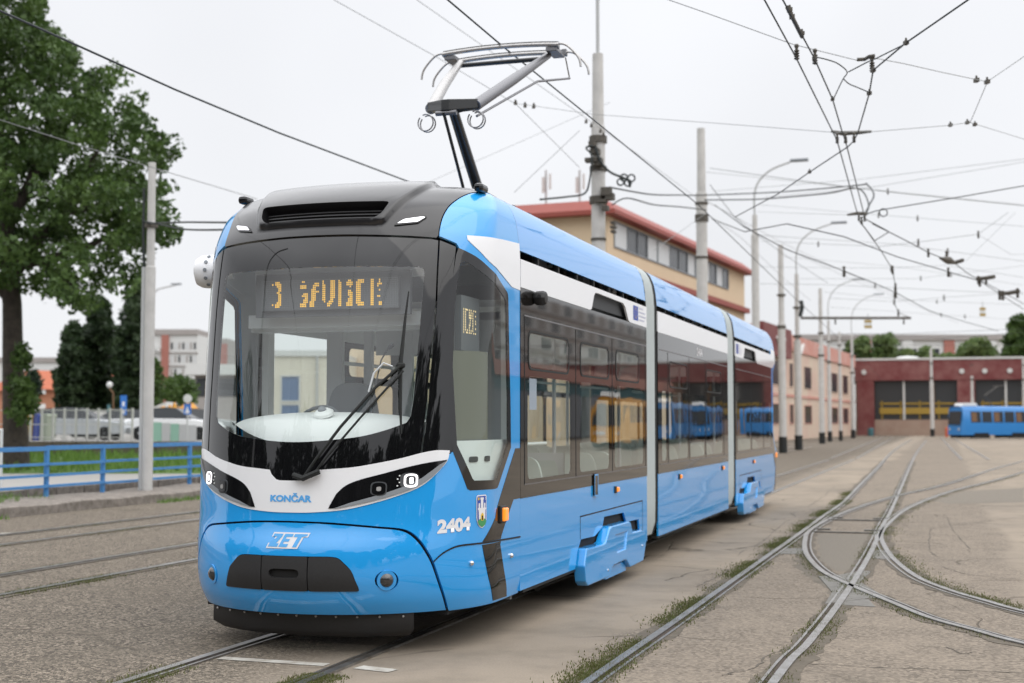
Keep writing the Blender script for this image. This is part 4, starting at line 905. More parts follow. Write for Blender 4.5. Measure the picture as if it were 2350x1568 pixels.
# small flag plate and notices on the white band
for y, sc in ((14.20, 1.), (21.66, 1.)):
    p_ = panel('flag_print', [(y, 2.69), (y + .24, 2.69), (y + .24, 2.845), (y, 2.845)], 1, .0085, M['print_royal'], tram, thick=0)
    for q in range(12):
        a_ = q * math.pi / 6; cy_, cz_ = y + .12 + .055 * math.sin(a_), 2.768 + .055 * math.cos(a_)
        panel('star', [(cy_ + .008 * math.cos(k * 1.2566), cz_ + .008 * math.sin(k * 1.2566)) for k in range(5)], 1, .0095, M['gold'], p_, thick=0)
    for k, ln in enumerate((.20, .30, .34, .26)):
        z_ = 2.825 - k * .042; panel('small_print', [(y + .29, z_), (y + .29 + ln, z_), (y + .29 + ln, z_ + .016), (y + .29, z_ + .016)], 1, .0085, M['print_grey'], p_, thick=0)
def side_text(name, txt, wd, ht, y0, z0, m, parent, off):
    v, f = flat_text(txt, 1., .02); lo, hi = v.min(0), v.max(0); v = (v - (lo + hi) / 2) / (hi - lo) * np.array([wd, ht])
    b = MB(); b.add([(CX + HW + off, y0 + p[0], z0 + p[1]) for p in v], f); return obj(name, b, m, parent)
side_text('fleet_number', '2404', .40, .11, 18.3, 2.54, M['print_white'], tram, .006)
panel('notice', [(10.42, 1.70), (10.62, 1.70), (10.62, 1.95), (10.42, 1.95)], 1, .001, M['print_grey'], tram, thick=0)
# outside camera pod
b = MB(); b.lathe((CX + HW + .005, 10.55, 2.60), [(.045, 0), (.058, .02), (.060, .075), (.05, .10), (.02, .105)], (1, 0, 0), 8); obj('camera_pod', b, M['black_matte'], tram, smooth='auto', bevel=.004)
b = MB(); b.lathe((CX + HW + .06, 10.493, 2.61), [(.016, 0), (.016, .012)], (.3, -1, 0), 10); obj('camera_lens', b, M['lens'], tram)
# body floor, ceiling, roof deck, underframe
for y0, y1 in ((8.95, 14.88), (15.5, 20.78), (21.55, 26.2)):
    cubes('floor', M['int_grey'], tram, ((CX, (y0 + y1) / 2 + (.2 if y0 < 9 else 0), .34), (2.14 if y0 > 9 else 1.7, y1 - y0 - (.4 if y0 < 9 else 0), .05)))
    ya = max(y0, 10.3); cubes('ceiling', M['int_white'], tram, ((CX, (ya + y1) / 2, 2.50), (2.16, y1 - ya, .04)))
    cubes('roof_deck', M['int_dark'], tram, ((CX, (ya + y1) / 2, 2.78), (2.2, y1 - ya - .02, .16)))
    cubes('roof_top', M['cowl'], tram, ((CX, (ya + y1) / 2, 3.400), (1.25, y1 - ya, .03)))
    cubes('underframe', M['dark'], tram, ((CX, (ya + y1) / 2, .27), (1.3, y1 - ya - .2, .12)))
    cubes('sill_edge', M['rubber'], tram, ((CX + 1.1, (ya + y1) / 2, .285), (.07, y1 - ya, .028)), ((CX - 1.1, (ya + y1) / 2, .285), (.07, y1 - ya, .028)))
cubes('front_floor_wedge', M['dark'], tram, ((CX, 9.7, .28), (1.9, 1.2, .06)))
cubes('step_bracket', M['int_mid'], tram, ((CX + 1.05, 10.16, .26), (.06, .03, .05)))
# articulation bellows
def hoop(y0, y1, g, m, name, bulge):
    P = [(1.0, .30), (1.10, .34), (1.14, .47)] + [(1.145, z) for z in np.linspace(.7, 2.9, 8)] + ROOF[1:]
    P = [(x + g, z) for x, z in P]; P = P + [(-x, z) for x, z in reversed(P)]; b = MB(); ys = np.linspace(y0, y1, 9); k = len(P); vs = []
    for i, y in enumerate(ys):
        q = bulge * math.sin(math.pi * i / 8) - .006 * (i % 2); vs += [(CX + x * (1 + q), y, z + q * .3 * (z > 2)) for x, z in P]
    b.add(vs, [(i * k + j, i * k + j + 1, (i + 1) * k + j + 1, (i + 1) * k + j)[::-1] for i in range(8) for j in range(k - 1)]); return obj(name, b, m, tram, smooth='auto')
hoop(14.885, 15.34, .004, M['grey_bellows'], 'bellows', .008); hoop(15.342, 15.495, .0, M['rubber'], 'joint_seal', -.01)
hoop(20.785, 21.36, .004, M['grey_bellows'], 'bellows', .008); hoop(21.362, 21.545, .0, M['rubber'], 'joint_seal', -.01)
# passenger interior
def pseat(x, y, d):
    b = MB(); b.prism(rpoly([(-.20, .0), (.20, .0), (.20, .30), (.14, .50), (-.14, .50), (-.20, .30)], .10), lambda u, h, q: (x + u, y + d * (.20 - q) + d * h * .12, .80 + h), -.04)
    b.box((x, y, .80), (.42, .42, .06)); o = obj('passenger_seat', b, M['seat'], tram, smooth='auto')
    cubes('seat_leg', M['int_dark'], o, ((x, y, .57), (.25, .3, .42)))
for y in (11.0, 11.55, 12.9, 13.6, 16.6, 17.2, 19.2, 19.9, 22.4, 23.1, 24.2, 25.0):
    for x in (-.85, -.40, .82): pseat(CX + x, y, 1)
for x, y, m in ((.62, 10.78, 'orange_pole'), (.62, 11.95, 'int_grey'), (.55, 13.25, 'int_grey'), (-.5, 12.4, 'int_grey'), (.55, 16.1, 'int_grey'), (.5, 18.7, 'int_grey'), (-.5, 17.6, 'int_grey'), (.5, 20.3, 'int_grey'), (.5, 23.5, 'int_grey')):
    b = MB(); b.tube([(CX + x, y, .37), (CX + x, y, 2.48)], .019, 10); obj('grab_pole', b, M[m], tram, smooth='auto')
for y0, y1 in ((10.5, 14.7), (15.7, 20.6), (21.8, 26.0)):
    for x in (-.55, .6):
        b = MB(); b.tube([(CX + x, y0, 2.1), (CX + x, y1, 2.1)], .016, 8); obj('grab_rail', b, M['int_grey'], tram)
cubes('partition', M['int_grey'], tram, ((CX - .55, 11.8, .95), (.9, .03, 1.15)), ((CX + .75, 11.82, .85), (.6, .03, .95)))
b = MB(); b.tube([(CX + 1.0, 10.45, 1.42), (CX + 1.0, 11.4, 1.42)], .014, 8); obj('window_rail', b, M['int_white'], tram)
# tail cab (same shell turned round)
for o_ in [x for x in list(bpy.data.objects) if x.parent == tram and x.name.split('.')[0] in ('cab_shell', 'roof_cowl', 'side_white_wedge', 'black_slash')]:
    c_ = o_.copy(); C.objects.link(c_); c_.parent = tram; ym = (10.17 + 26.2) / 2
    c_.matrix_local = Matrix.Translation((0, 2 * ym - 2 * 9.5, 0)) @ Matrix.Rotation(math.pi, 4, 'Z') @ o_.matrix_local
tb = region('tail_windscreen', [(-.66, 1.2), (.66, 1.2), (.66, 2.88), (-.66, 2.88)], M['frit'], tram, off=-.004, rim=0)
tb.matrix_local = Matrix.Translation((0, 10.17 + 26.2 - 19, 0)) @ Matrix.Rotation(math.pi, 4, 'Z')
cubes('tail_signal', M['amber'], tram, ((CX + 1.13, 26.9, .97), (.08, .10, .09)), bevel=.01)
# ------------------------------------------------------------------ pantograph (part of the tram, three levels)
pg = cubes('pantograph', M['int_dark'], tram, ((CX, 12.75, 3.60), (.9, .08, .10)), ((CX, 12.25, 3.60), (.9, .08, .10)), ((CX - .42, 12.5, 3.58), (.06, .6, .08)), ((CX + .42, 12.5, 3.58), (.06, .6, .08)))
def pgp(name, m, fn, **k):
    b = MB(); fn(b); return obj(name, b, M[m], pg, **k)
KY, KZ = 11.72, 4.50
pgp('lower_arm', 'arm_black', lambda b: b.tube([(CX, 12.78, 3.62), (CX, 12.2, 4.12), (CX, KY + .05, KZ + .0)], [.056, .052, .048], 14), smooth='auto')
pgp('thrust_rod', 'arm_black', lambda b: b.tube([(CX - .02, 12.3, 3.62), (CX - .02, 11.58, 4.43)], .016, 8), smooth='auto')
pgp('knee_joint', 'arm_black', lambda b: b.prism([(-.27, .06), (-.04, -.13), (.04, -.13), (.27, .06), (.26, .14), (.12, .05), (0, .02), (-.12, .05), (-.26, .14)][::-1], lambda x, y, d: (CX + x * .92, KY - .02 + y, KZ + .04 + .14 * abs(x) - d * (1 - .6 * abs(x))), .105), bevel=.006)
pgp('knee_pin', 'alu_dark', lambda b: b.tube([(CX - .10, KY - .12, KZ - .075), (CX + .10, KY - .12, KZ - .075)], .024, 12), smooth='auto')
TY, TZ = 13.30, 5.36
for s in (-1, 1):
    pgp('upper_arm', 'alu' if s < 0 else 'alu_dark', lambda b: b.tube([(CX + s * .22, KY + .06, KZ + .02), (CX + s * .36, 12.51, 4.93), (CX + s * .48, TY, TZ)], [.055, .052, .036], 14), smooth='auto')
    pgp('cable_loop', 'alu_dark', lambda b: [b.tube([(CX + s * .245 + .075 * math.sin(q), KY + .02 + dx, KZ - .125 + .078 * math.cos(q)) for q in np.linspace(-.4, 5.4, 18)], .0065, 6) for dx in (-.03, .03)])
    pgp('head_mount', 'alu_dark', lambda b: (b.box((CX + s * .55, TY + .02, TZ + .03), (.12, .30, .045)), b.box((CX + s * .60, 13.20, TZ + .07), (.05, .06, .07)), b.box((CX + s * .60, 13.50, TZ + .07), (.05, .06, .07))), bevel=.006)
    for yy, dz in ((13.17, 0), (13.50, .0)):
        pgp('horn', 'alu', lambda b: b.tube(cr_([(CX + s * .60, yy, 5.44 + dz), (CX + s * .70, yy, 5.42 + dz), (CX + s * .79, yy, 5.34 + dz), (CX + s * .845, yy, 5.26 + dz), (CX + s * .86, yy, 5.18 + dz)], 4), .012, 8), smooth='auto')
for yy in (13.17, 13.50):
    pgp('collector_strip', 'alu', lambda b: b.tube(cr_([(CX + x, yy, 5.455 - .028 * (x / .63) ** 2) for x in np.linspace(-.63, .63, 9)], 3), .024, 8), smooth='auto')
    pgp('carbon_insert', 'rubber', lambda b: b.tube([(CX + x, yy, 5.474 - .028 * (x / .63) ** 2) for x in np.linspace(-.6, .6, 9)], .014, 6))
pgp('cross_tube', 'arm_black', lambda b: b.tube([(CX - .47, TY + .0, TZ - .03), (CX + .42, TY, TZ - .03)], .024, 10), smooth='auto')
pgp('guide_rod', 'alu_dark', lambda b: b.tube([(CX + .26, KY - .02, KZ - .10), (CX + .50, 12.85, 4.98), (CX + .64, 13.55, 5.17)], .012, 8), smooth='auto')
pgp('guide_link', 'chrome', lambda b: b.tube([(CX + .64, 13.55, 5.17), (CX + .61, 13.50, 5.38)], .008, 6))

# ------------------------------------------------------------------ buildings
def wall_frame(p0, p1):                                     # local frame along a facade: (distance along, out, up)
    p0, p1 = np.array(p0[:2], float), np.array(p1[:2], float); u = (p1 - p0) / np.linalg.norm(p1 - p0); n = np.array([u[1], -u[0]])
    return lambda a, o, z: (*(p0 + u * a + n * o), z), np.linalg.norm(p1 - p0), math.atan2(u[1], u[0])
def block(name, p0, p1, depth, z0, z1, m, parent):          # box behind the facade line p0->p1
    fr, ln, an = wall_frame(p0, p1); b = MB(); b.prism([(0, 0), (ln, 0), (ln, -depth), (0, -depth)], lambda a, o, d: fr(a, o, z0 + d), z1 - z0); return obj(name, b, m, parent)
def fbox(name, fr, a0, a1, z0, z1, o0, o1, m, parent, **k):
    b = MB(); b.prism([(a0, o0), (a1, o0), (a1, o1), (a0, o1)], lambda a, o, d: fr(a, o, z0 + d), z1 - z0); return obj(name, b, m, parent, **k)
def window(fr, a0, a1, z0, z1, m, parent, fm='hoard', mull=0, deep=.12):
    f = fbox('window', fr, a0, a1, z0, z1, .0, .012, M[m], parent)
    t = .07
    b = MB()
    for q0, q1, r0, r1 in ((a0 - t, a0, z0 - t, z1 + t), (a1, a1 + t, z0 - t, z1 + t), (a0, a1, z0 - t, z0), (a0, a1, z1, z1 + t)) + tuple((a0 + (a1 - a0) * (i + 1) / (mull + 1) - .03, a0 + (a1 - a0) * (i + 1) / (mull + 1) + .03, z0, z1) for i in range(mull)):
        b.prism([(q0, 0), (q1, 0), (q1, .06), (q0, .06)], lambda a, o, d: fr(a, o, r0 + d), r1 - r0)
    obj('frame', b, M[fm], f); return f
# beige office block with red roof behind the tram
p0 = atD(1395, 970, 62)[:2]; dr = np.array([math.sin(R(5.)), math.cos(R(5.))]); p1 = p0 + dr * 27.5
ob = thing('office_building', (*p0, 0), 'long beige building with red metal roof and a band of windows behind the tram', 'building')
fr, ln, an = wall_frame(p0, p1)                              # along the yard side; outward is +X
block('wall', p0, p1, 14, 0, 11.15, M['beige'], ob)
b = MB(); nn = np.array([-dr[1], dr[0]])
for (o0, z0), (o1, z1) in (((.55, 11.05), (-.9, 12.0)),):
    pass
b.add([fr(-.55, .55, 11.05), fr(ln + .55, .55, 11.05), fr(ln + .55, -14.5, 11.05), fr(-.55, -14.5, 11.05), fr(.1, -.1, 11.78), fr(ln - .1, -.1, 11.78), fr(ln - .1, -13.9, 11.78), fr(.1, -13.9, 11.78),
       fr(-.55, .55, 11.25), fr(ln + .55, .55, 11.25), fr(ln + .55, -14.5, 11.25), fr(-.55, -14.5, 11.25)],
      [(0, 3, 2, 1), (4, 5, 6, 7), (0, 1, 9, 8), (1, 2, 10, 9), (2, 3, 11, 10), (3, 0, 8, 11), (8, 9, 5, 4), (9, 10, 6, 5), (10, 11, 7, 6), (11, 8, 4, 7)])
obj('roof', b, M['red_metal'], ob)
a = 1.0
for i, (wd, m) in enumerate(((1.9, 'win_pale'), (1.5, 'win_dark'), (1.5, 'win_dark'), (1.7, 'win_pale'), (2.2, 'win_pale'), (1.6, 'win_dark'), (1.6, 'win_dark'), (1.5, 'win_pale'), (1.5, 'win_dark'), (1.6, 'win_pale'), (1.4, 'win_dark'), (1.5, 'win_pale'), (1.3, 'win_dark'))):
    if a + wd > ln - .3: break
    window(fr, a, a + wd, 9.75, 10.85, m, ob, 'int_mid'); window(fr, a, a + wd, 6.9, 8.25, ('win_dark', 'win_pale')[i % 2], ob)
    window(fr, a, a + wd, 3.2, 4.6, 'win_dark', ob); a += wd + .10
fbox('sill_band', fr, .3, ln, 8.55, 8.85, .005, .35, M['red_metal'], ob)
frg, lng, _ = wall_frame(p0 - np.array([dr[1], -dr[0]]) * 14, p0)
for q in (2, 6, 10): window(frg, q, q + 1.6, 6.6, 8.0, 'win_dark', ob)
# telecom masts on its roof
for px, lb in ((1253, 'blurred telecom antenna mast on the red roof, left of the pair'), (1330, 'blurred telecom antenna mast close to the big pole')):
    p = atD(px, 400, 70); t = thing('antenna_mast', (p[0], p[1], 11.9), lb, 'antenna'); b = MB(); b.tube([(p[0], p[1], 11.9), (p[0], p[1], 14.6)], .06, 8); obj('mast', b, M['steel_pole'], t)
    for k in range(3): cubes('antenna_panel', M['hoard'], t, ((p[0] + .22 * math.cos(k * 2.1), p[1] + .22 * math.sin(k * 2.1), 14.0 - .1 * k), (.10, .09, .8)))
# faded pink side building, joined to the red hall at the far end
q0, q1 = gd(1740, 112)[:2], gd(1962, 166)[:2]
pb = thing('pink_building', (*q0, 0), 'faded pink and cream two storey building beside the row of poles', 'building')
fr, ln, an = wall_frame(q0, q1); block('wall', q0, q1, 12, 0, 8.2, M['pink'], pb)
block('parapet', np.array(fr(0, .15, 0)[:2]), np.array(fr(ln, .15, 0)[:2]), 12.3, 8.2, 9.7, M['pink_dark'], pb)
fbox('red_fascia_panel', fr, 0, 13, 7.3, 9.9, .16, .5, M['red_fascia'], pb)
def u_at(px): # distance along the facade seen at photo position px
    d0, d1 = 0, ln
    best = min(np.linspace(0, ln, 800), key=lambda a: abs(pixx(fr(a, 0, 3)) - px)); return best
def pixx(P):
    x, y, z = P[0], P[1], P[2] - H; r = x * CY_ + y * SY; d = -x * SY + y * CY_; return 1175 + F * r / (d * math.cos(PIT) + z * math.sin(PIT))
for x0, x1, two in ((1772, 1787, 1), (1812, 1820, 1), (1846, 1862, 1), (1880, 1886, 1), (1908, 1922, 1), (1934, 1946, 1)):
    a0, a1 = u_at(x0), u_at(x1); window(fr, a0, a1, 4.9, 7.0, 'win_dark', pb, 'pink'); window(fr, a0, a1, 1.5, 3.2, 'win_dark', pb, 'pink_dark')
fbox('string_course', fr, 0, ln, 3.9, 4.15, .004, .08, M['pink_dark'], pb)
for px in (1778, 1823):
    a0 = u_at(px)
    for sg in (-1, 1):
        b = MB(); b.tube([fr(a0, .6, 7.9), fr(a0 + sg * 1.6, .6, 8.9)], .16, 6); obj('white_strut', b, M['hoard'], pb)
# red depot hall facing the camera
DY = 172.; X0, X1 = -10.6, 62.
hall = thing('depot_hall', (X0, DY, 0), 'wide tram depot hall with weathered dark red fascia and dark glazing', 'depot')
fr, ln, an = wall_frame((X0, DY), (X1, DY)); block('wall', (X0, DY + .6), (X1, DY + .6), 60, 0, 8.9, M['dado'], hall)
fbox('fascia', fr, 0, ln, 6.65, 9.1, -.4, .5, M['red_fascia'], hall)
fbox('fascia_cap', fr, -.2, ln, 9.1, 9.35, -.5, .6, M['hoard'], hall)
fbox('dado', fr, 0, ln, 0, 1.9, -.35, .05, M['dado'], hall)
for px in (1966, 2198, 2440):
    a0 = (atD(px, 970, 165)[0] - X0); fbox('pier', fr, a0, a0 + 2.0, 0, 6.65, -.3, .45, M['red_fascia'], hall)
    for k in range(3):
        s_ = a0 + 2.05 + k * 3.42; fbox('glazing', fr, s_, s_ + 3.36, 1.92, 6.62, -.36, -.2, M['hall_dark'], hall)
        if k: fbox('glazing_post', fr, s_ - .12, s_ + .12, 1.9, 6.6, -.19, .1, M['brown'] if k == 2 else M['hoard'], hall)
    fbox('yellow_beam', fr, a0 + 2.6, a0 + 12.0, 2.6, 3.35, -.18, .02, M['yellow'], hall); fbox('yellow_rail', fr, a0 + 2.6, a0 + 12.0, 3.75, 3.95, -.18, -.1, M['yellow'], hall)
    for k in range(5): fbox('rail_post', fr, a0 + 2.8 + k * 2.2, a0 + 2.95 + k * 2.2, 1.95, 4.2, -.17, -.1, M['yellow'], hall)
for px in (1980, 2207, 2259, 2315):
    p = atD(px, 853, 164); b = MB(); b.lathe((p[0], DY - .55, p[2]), [(.02, 0), (.30, .02), (.30, .12), (.02, .14)], (0, -1, 0), 16); obj('round_lamp', b, M['hoard'], hall)
for px in (2084, 2375):
    p = atD(px, 828, 172); b = MB(); b.lathe((p[0], DY + 4, 9.1), [(1.7, 0), (1.6, .35), (1.1, .6), (.1, .7)], (0, 0, 1), 20); obj('roof_dome', b, M['apt_white'], hall, smooth='auto')
# long grey apartment block on the skyline
apt = thing('apartment_block', (0, 300, 0), 'long grey flat roofed apartment block on the skyline above the depot', 'apartment block')
fa, fb = gd(1845, 262)[:2], gd(2420, 262)[:2]; fr, ln, an = wall_frame(fa, fb)
block('wall', fa, fb, 14, 0, 17.4, M['apt_white'], apt); fbox('roof', fr, -1, ln + 1, 17.4, 18.4, -14, .6, M['apt_grey'], apt)
for fl in range(3):
    for k in range(22): fbox('window', fr, 1 + k * ln / 22, 1 + k * ln / 22 + 1.2, 8.9 + fl * 2.7, 10.3 + fl * 2.7, .0, .02, M['win_dark'] if (k + fl) % 3 else M['win_pale'], apt)
for k in range(6): fbox('loggia_band', fr, 3 + k * 8, 5 + k * 8, 6, 17.3, .02, .4, M['apt_red'] if k % 2 else M['apt_white'], apt)
lo = thing('low_roof_building', (*gd(1800, 200)[:2], 0), 'low grey roofed hall behind the pink building', 'building')
block('wall', gd(1730, 195)[:2], gd(1885, 195)[:2], 14, 0, 12.0, M['apt_grey'], lo)
# left: house, apartment towers, hoarding
hs_ = thing('brick_house', (*gd(130, 100), ), 'orange brick house with tiled roof and white balconies behind the car park', 'house')
fa, fb = gd(92, 100)[:2], gd(262, 104)[:2]; fr, ln, an = wall_frame(fa, fb)
block('wall', fa, fb, 9, 0, 4.05, M['brick'], hs_)
b = MB(); b.add([fr(-.4, .5, 4.0), fr(ln + .4, .5, 4.0), fr(ln + .4, -9.5, 4.0), fr(-.4, -9.5, 4.0), fr(.9, -3.0, 5.5), fr(ln - .6, -3.0, 5.5), fr(ln - .6, -5.5, 5.5), fr(.9, -5.5, 5.5)], [(0, 1, 5, 4), (1, 2, 6, 5), (2, 3, 7, 6), (3, 0, 4, 7), (4, 5, 6, 7), (3, 2, 1, 0)]); obj('roof', b, M['tile'], hs_)
for a0 in (1.8, 2.6, 4.0): b = MB(); b.prism([(a0, -.4), (a0 + .6, -.4), (a0 + .6, -1.2), (a0, -1.2)], lambda a, o, d: fr(a, o, 4.40 - (o + .4) * .43 + d), .06); obj('roof_window', b, M['win_pale'], hs_)
for a0, z in ((1.8, 2.8), (3.2, 2.8), (1.8, 1.0)): window(fr, a0, a0 + .5, z, z + .7, 'win_dark', hs_, 'brick')
fbox('drain_box', fr, 2.4, 3.0, 1.2, 3.4, 0, .1, M['int_mid'], hs_)
for z in (2.95, 4.0, 1.6): fbox('balcony', fr, -1.9, .2, z - .35, z, -1.5, .4, M['apt_white'], hs_)
fbox('side_wing', fr, -1.5, 0, 0, 3.2, -6, -.5, M['brick'], hs_)
hs2 = thing('brick_house', (*gd(240, 112), ), 'second orange roofed house half hidden between the dark poplars', 'house')
fa, fb = gd(225, 110)[:2], gd(290, 110)[:2]; fr, ln, an = wall_frame(fa, fb); block('wall', fa, fb, 7, 0, 4.6, M['brick'], hs2)
b = MB(); b.add([fr(-.4, .5, 4.55), fr(ln + .4, .5, 4.55), fr(ln + .4, -7.5, 4.55), fr(-.4, -7.5, 4.55), fr(.2, -3, 6.0), fr(ln - .2, -3, 6.0), fr(ln - .2, -4, 6.0), fr(.2, -4, 6.0)], [(0, 1, 5, 4), (1, 2, 6, 5), (2, 3, 7, 6), (3, 0, 4, 7), (4, 5, 6, 7), (3, 2, 1, 0)]); obj('roof', b, M['tile'], hs2)
def tower(px0, px1, d, ztop, label, cols, z0=0, floors=7, m='apt_white'):
    t = thing('apartment_tower', (*gd((px0 + px1) / 2, d)[:2], 0), label, 'apartment building'); fa, fb = gd(px0, d)[:2], gd(px1, d)[:2]; fr, ln, an = wall_frame(fa, fb)
    block('wall', fa, fb, 14, 0, ztop, M[m], t); fbox('roof', fr, 0, ln, ztop, ztop + 1.2, -14, .4, M['apt_grey'], t)
    for a0, a1, mm in cols: fbox('facade_strip', fr, a0 * ln, a1 * ln, 2, ztop - .05, .01, .5, M[mm], t)
    for f_ in range(floors):
        z = ztop - 3.2 - f_ * 2.9
        if z < 3: break
        fbox('floor_band', fr, .36 * ln, ln, z - .9, z - .6, .01, .25, M['apt_grey'], t)
        for k in range(7):
            a0 = ln * (.40 + .085 * k); fbox('window', fr, a0, a0 + ln * .045, z, z + 1.5, .01, .06, M[('win_dark', 'win_pale', 'apt_grey')[(k + f_) % 3]], t)
        for k in range(2): fbox('balcony', fr, ln * (.02 + .09 * k), ln * (.09 + .09 * k), z - .6, z + .35, .3, 1.3, M['apt_white'], t)
    return t
tower(348, 452, 300, 20.8, 'tall white and red apartment tower right of the grey pole', [(.20, .36, 'apt_red')])
tower(446, 520, 330, 20.6, 'grey and red apartment tower partly hidden by the tram front', [(.0, .18, 'apt_red'), (.75, 1.0, 'apt_red')], m='apt_grey')
tower(-60, 150, 340, 16.5, 'long pale apartment slab on the left horizon', [], m='apt_white', floors=4)
sb = thing('shop_building', (*gd(480, 180)[:2], 0), 'low dark building with white roof edge beside the tram nose', 'building')
fa, fb = gd(446, 180)[:2], gd(600, 180)[:2]; fr, ln, an = wall_frame(fa, fb); block('wall', fa, fb, 10, 0, 7.8, M['apt_grey'], sb); fbox('roof_edge', fr, -1, ln, 7.8, 9.2, -10, 1, M['apt_white'], sb); fbox('window_band', fr, .2, ln, 5.0, 7.4, .01, .1, M['win_dark'], sb)
cb = thing('cream_building', (*gd(690, 60)[:2], 0), 'cream flat roofed building with blue windows seen through the tram cab', 'building')
fa, fb = gd(628, 60)[:2], gd(775, 60)[:2]; fr, ln, an = wall_frame(fa, fb); block('wall', fa, fb, 8, 0, 4.5, M['cream'], cb); fbox('parapet', fr, -.1, ln, 4.5, 4.75, -8, .1, M['apt_white'], cb)
for a0 in (.35,): window(fr, a0, a0 + .75, 2.55, 3.6, 'win_blue', cb); window(fr, a0, a0 + .75, 1.0, 2.35, 'win_blue', cb)
b = MB(); b.tube([fr(1.9, .1, 0), fr(1.9, .1, 4.5)], .05, 6); obj('downpipe', b, M['steel_pole'], cb)
# retaining wall, mesh fence, hoardings
rw = thing('retaining_wall', gd(200, 52.6), 'dark weathered concrete retaining wall above the grass bank', 'wall')
x_ = -350
while x_ < 900:
    fa, fb = gd(x_, 52.6)[:2], gd(x_ + 118, 52.6)[:2]; fr, ln, an = wall_frame(fa, fb); fbox('wall_panel', fr, .02, ln - .02, -.1, .86 + rng.normal(0, .01), -.3, rng.normal(0, .012), M['wall_conc'], rw); x_ += 118
fn = thing('mesh_fence', gd(200, 53.0), 'pale metal mesh fence standing on top of the retaining wall', 'fence')
b = MB(); pxs = list(range(-60, 312, 26))
for i, px in enumerate(pxs):
    p = gd(px, 53.0); q = MB(); q.tube([(p[0], p[1], .8), (p[0], p[1], 2.15)], .045, 6); obj('post', q, M['hoard'], fn)
fa, fb = gd(pxs[0], 53)[:2], gd(pxs[-1], 53)[:2]; fr, ln, an = wall_frame(fa, fb)
for z in (1.0, 1.5, 2.05): fbox('rail', fr, 0, ln, z, z + .035, -.02, .02, M['hoard'], fn)
q = MB()
for k in range(int(ln / .2)): q.prism([(k * .2, -.004), (k * .2 + .008, -.004), (k * .2 + .008, .004), (k * .2, .004)], lambda a, o, d: fr(a, o, .85 + d), 1.2)
obj('mesh_wires', q, M['thin_wire'], fn, kind='stuff')
hd = thing('hoarding', gd(250, 78), 'pale grey panel hoarding in front of the dark poplars', 'hoarding')
for i, (x0, x1, z) in enumerate(((192, 246, 2.22), (252, 316, 2.20), (318, 352, 2.18))):
    fa, fb = gd(x0, 78)[:2], gd(x1, 78)[:2]; fr, ln, an = wall_frame(fa, fb); fbox('panel', fr, .03, ln - .03, .8, z, -.05, rng.normal(0, .02), M['hoard'], hd)
q = MB(); p = gd(249, 77.8); q.tube([(p[0], p[1], .8), (p[0], p[1], 2.6)], .09, 6); obj('post', q, M['teal'], hd)
bs = thing('billboard_rail', gd(150, 70), 'low white barrier board standing behind the parked grey car', 'barrier'); fa, fb = gd(126, 66)[:2], gd(188, 66)[:2]; fr, ln, an = wall_frame(fa, fb); fbox('board', fr, 0, ln, 1.75, 2.0, -.05, .05, M['hoard'], bs)
for a0 in (.3, ln - .3): fbox('post', fr, a0, a0 + .08, .8, 1.75, -.04, .04, M['hoard'], bs)
mp = thing('mint_fence', gd(380, 58), 'mint green panel fence between the grey pole and the tram', 'fence')
for i in range(5):
    fa, fb = gd(352 + i * 20, 58)[:2], gd(371 + i * 20, 58)[:2]; fr, ln, an = wall_frame(fa, fb); fbox('panel', fr, 0, ln, .8, 1.60 - .03 * i, -.03, .03, M['mint'] if i not in (1, 3, 4) else M['steel_pole'], mp)
tn = thing('market_tent', gd(375, 95), 'small stall with sloping white canopy left of the tram nose', 'stall'); fa, fb = gd(345, 95)[:2], gd(388, 95)[:2]; fr, ln, an = wall_frame(fa, fb)
b = MB(); b.add([fr(0, .8, 2.2), fr(ln, .8, 2.5), fr(ln, -2, 2.5), fr(0, -2, 2.2), fr(0, .8, 2.5), fr(ln, .8, 3.0), fr(ln, -2, 3.0), fr(0, -2, 2.5)], [(0, 1, 5, 4), (1, 2, 6, 5), (2, 3, 7, 6), (3, 0, 4, 7), (4, 5, 6, 7), (3, 2, 1, 0)]); obj('canopy', b, M['apt_white'], tn); fbox('stall_body', fr, .2, ln - .2, .8, 2.2, -1.8, .2, M['int_dark'], tn)
for px, w_, lb in ((398, 30, 'orange covered goods pile beside the sloping canopy'), (424, 20, 'smaller orange pile nearest to the tram nose')):
    t = gd(px, 90); b = MB()
    for k in range(7): b.lathe((t[0] + rng.normal(0, .45 * w_ / 30), t[1] + rng.normal(0, .3), .8), [(.55, 0), (.52, .6), (.38, 1.1 + rng.uniform(0, .8)), (.05, 1.5 + rng.uniform(0, .7))], (0, 0, 1), 9)
    obj('covered_pile', b, M['old_yellow'], label=lb, category='pile')
# wheeled bins
for px, m, lb in ((58, 'yellow', 'yellow bin at the left end of the fence, half behind the tree trunk'), (73, 'bin_blue', 'dark blue bin between yellow and green bins'), (92, 'bin_green', 'pale green bin right of the blue bin')):
    p = gd(px, 55); t = thing('bin', (p[0], p[1], .8), lb, 'bin', 'bins beside the car park fence'); b = MB(); b.prism([(-.28, 0), (.28, 0), (.33, .95), (-.33, .95)], lambda x, z, d: (p[0] + x, p[1] + d, .86 + z), .6); obj('body', b, M[m], t, bevel=.03); b = MB(); b.prism([(-.35, .95), (.35, .95), (.30, 1.08), (-.30, 1.08)], lambda x, z, d: (p[0] + x, p[1] + d, .86 + z), .66); obj('lid', b, M[m], t, bevel=.02)
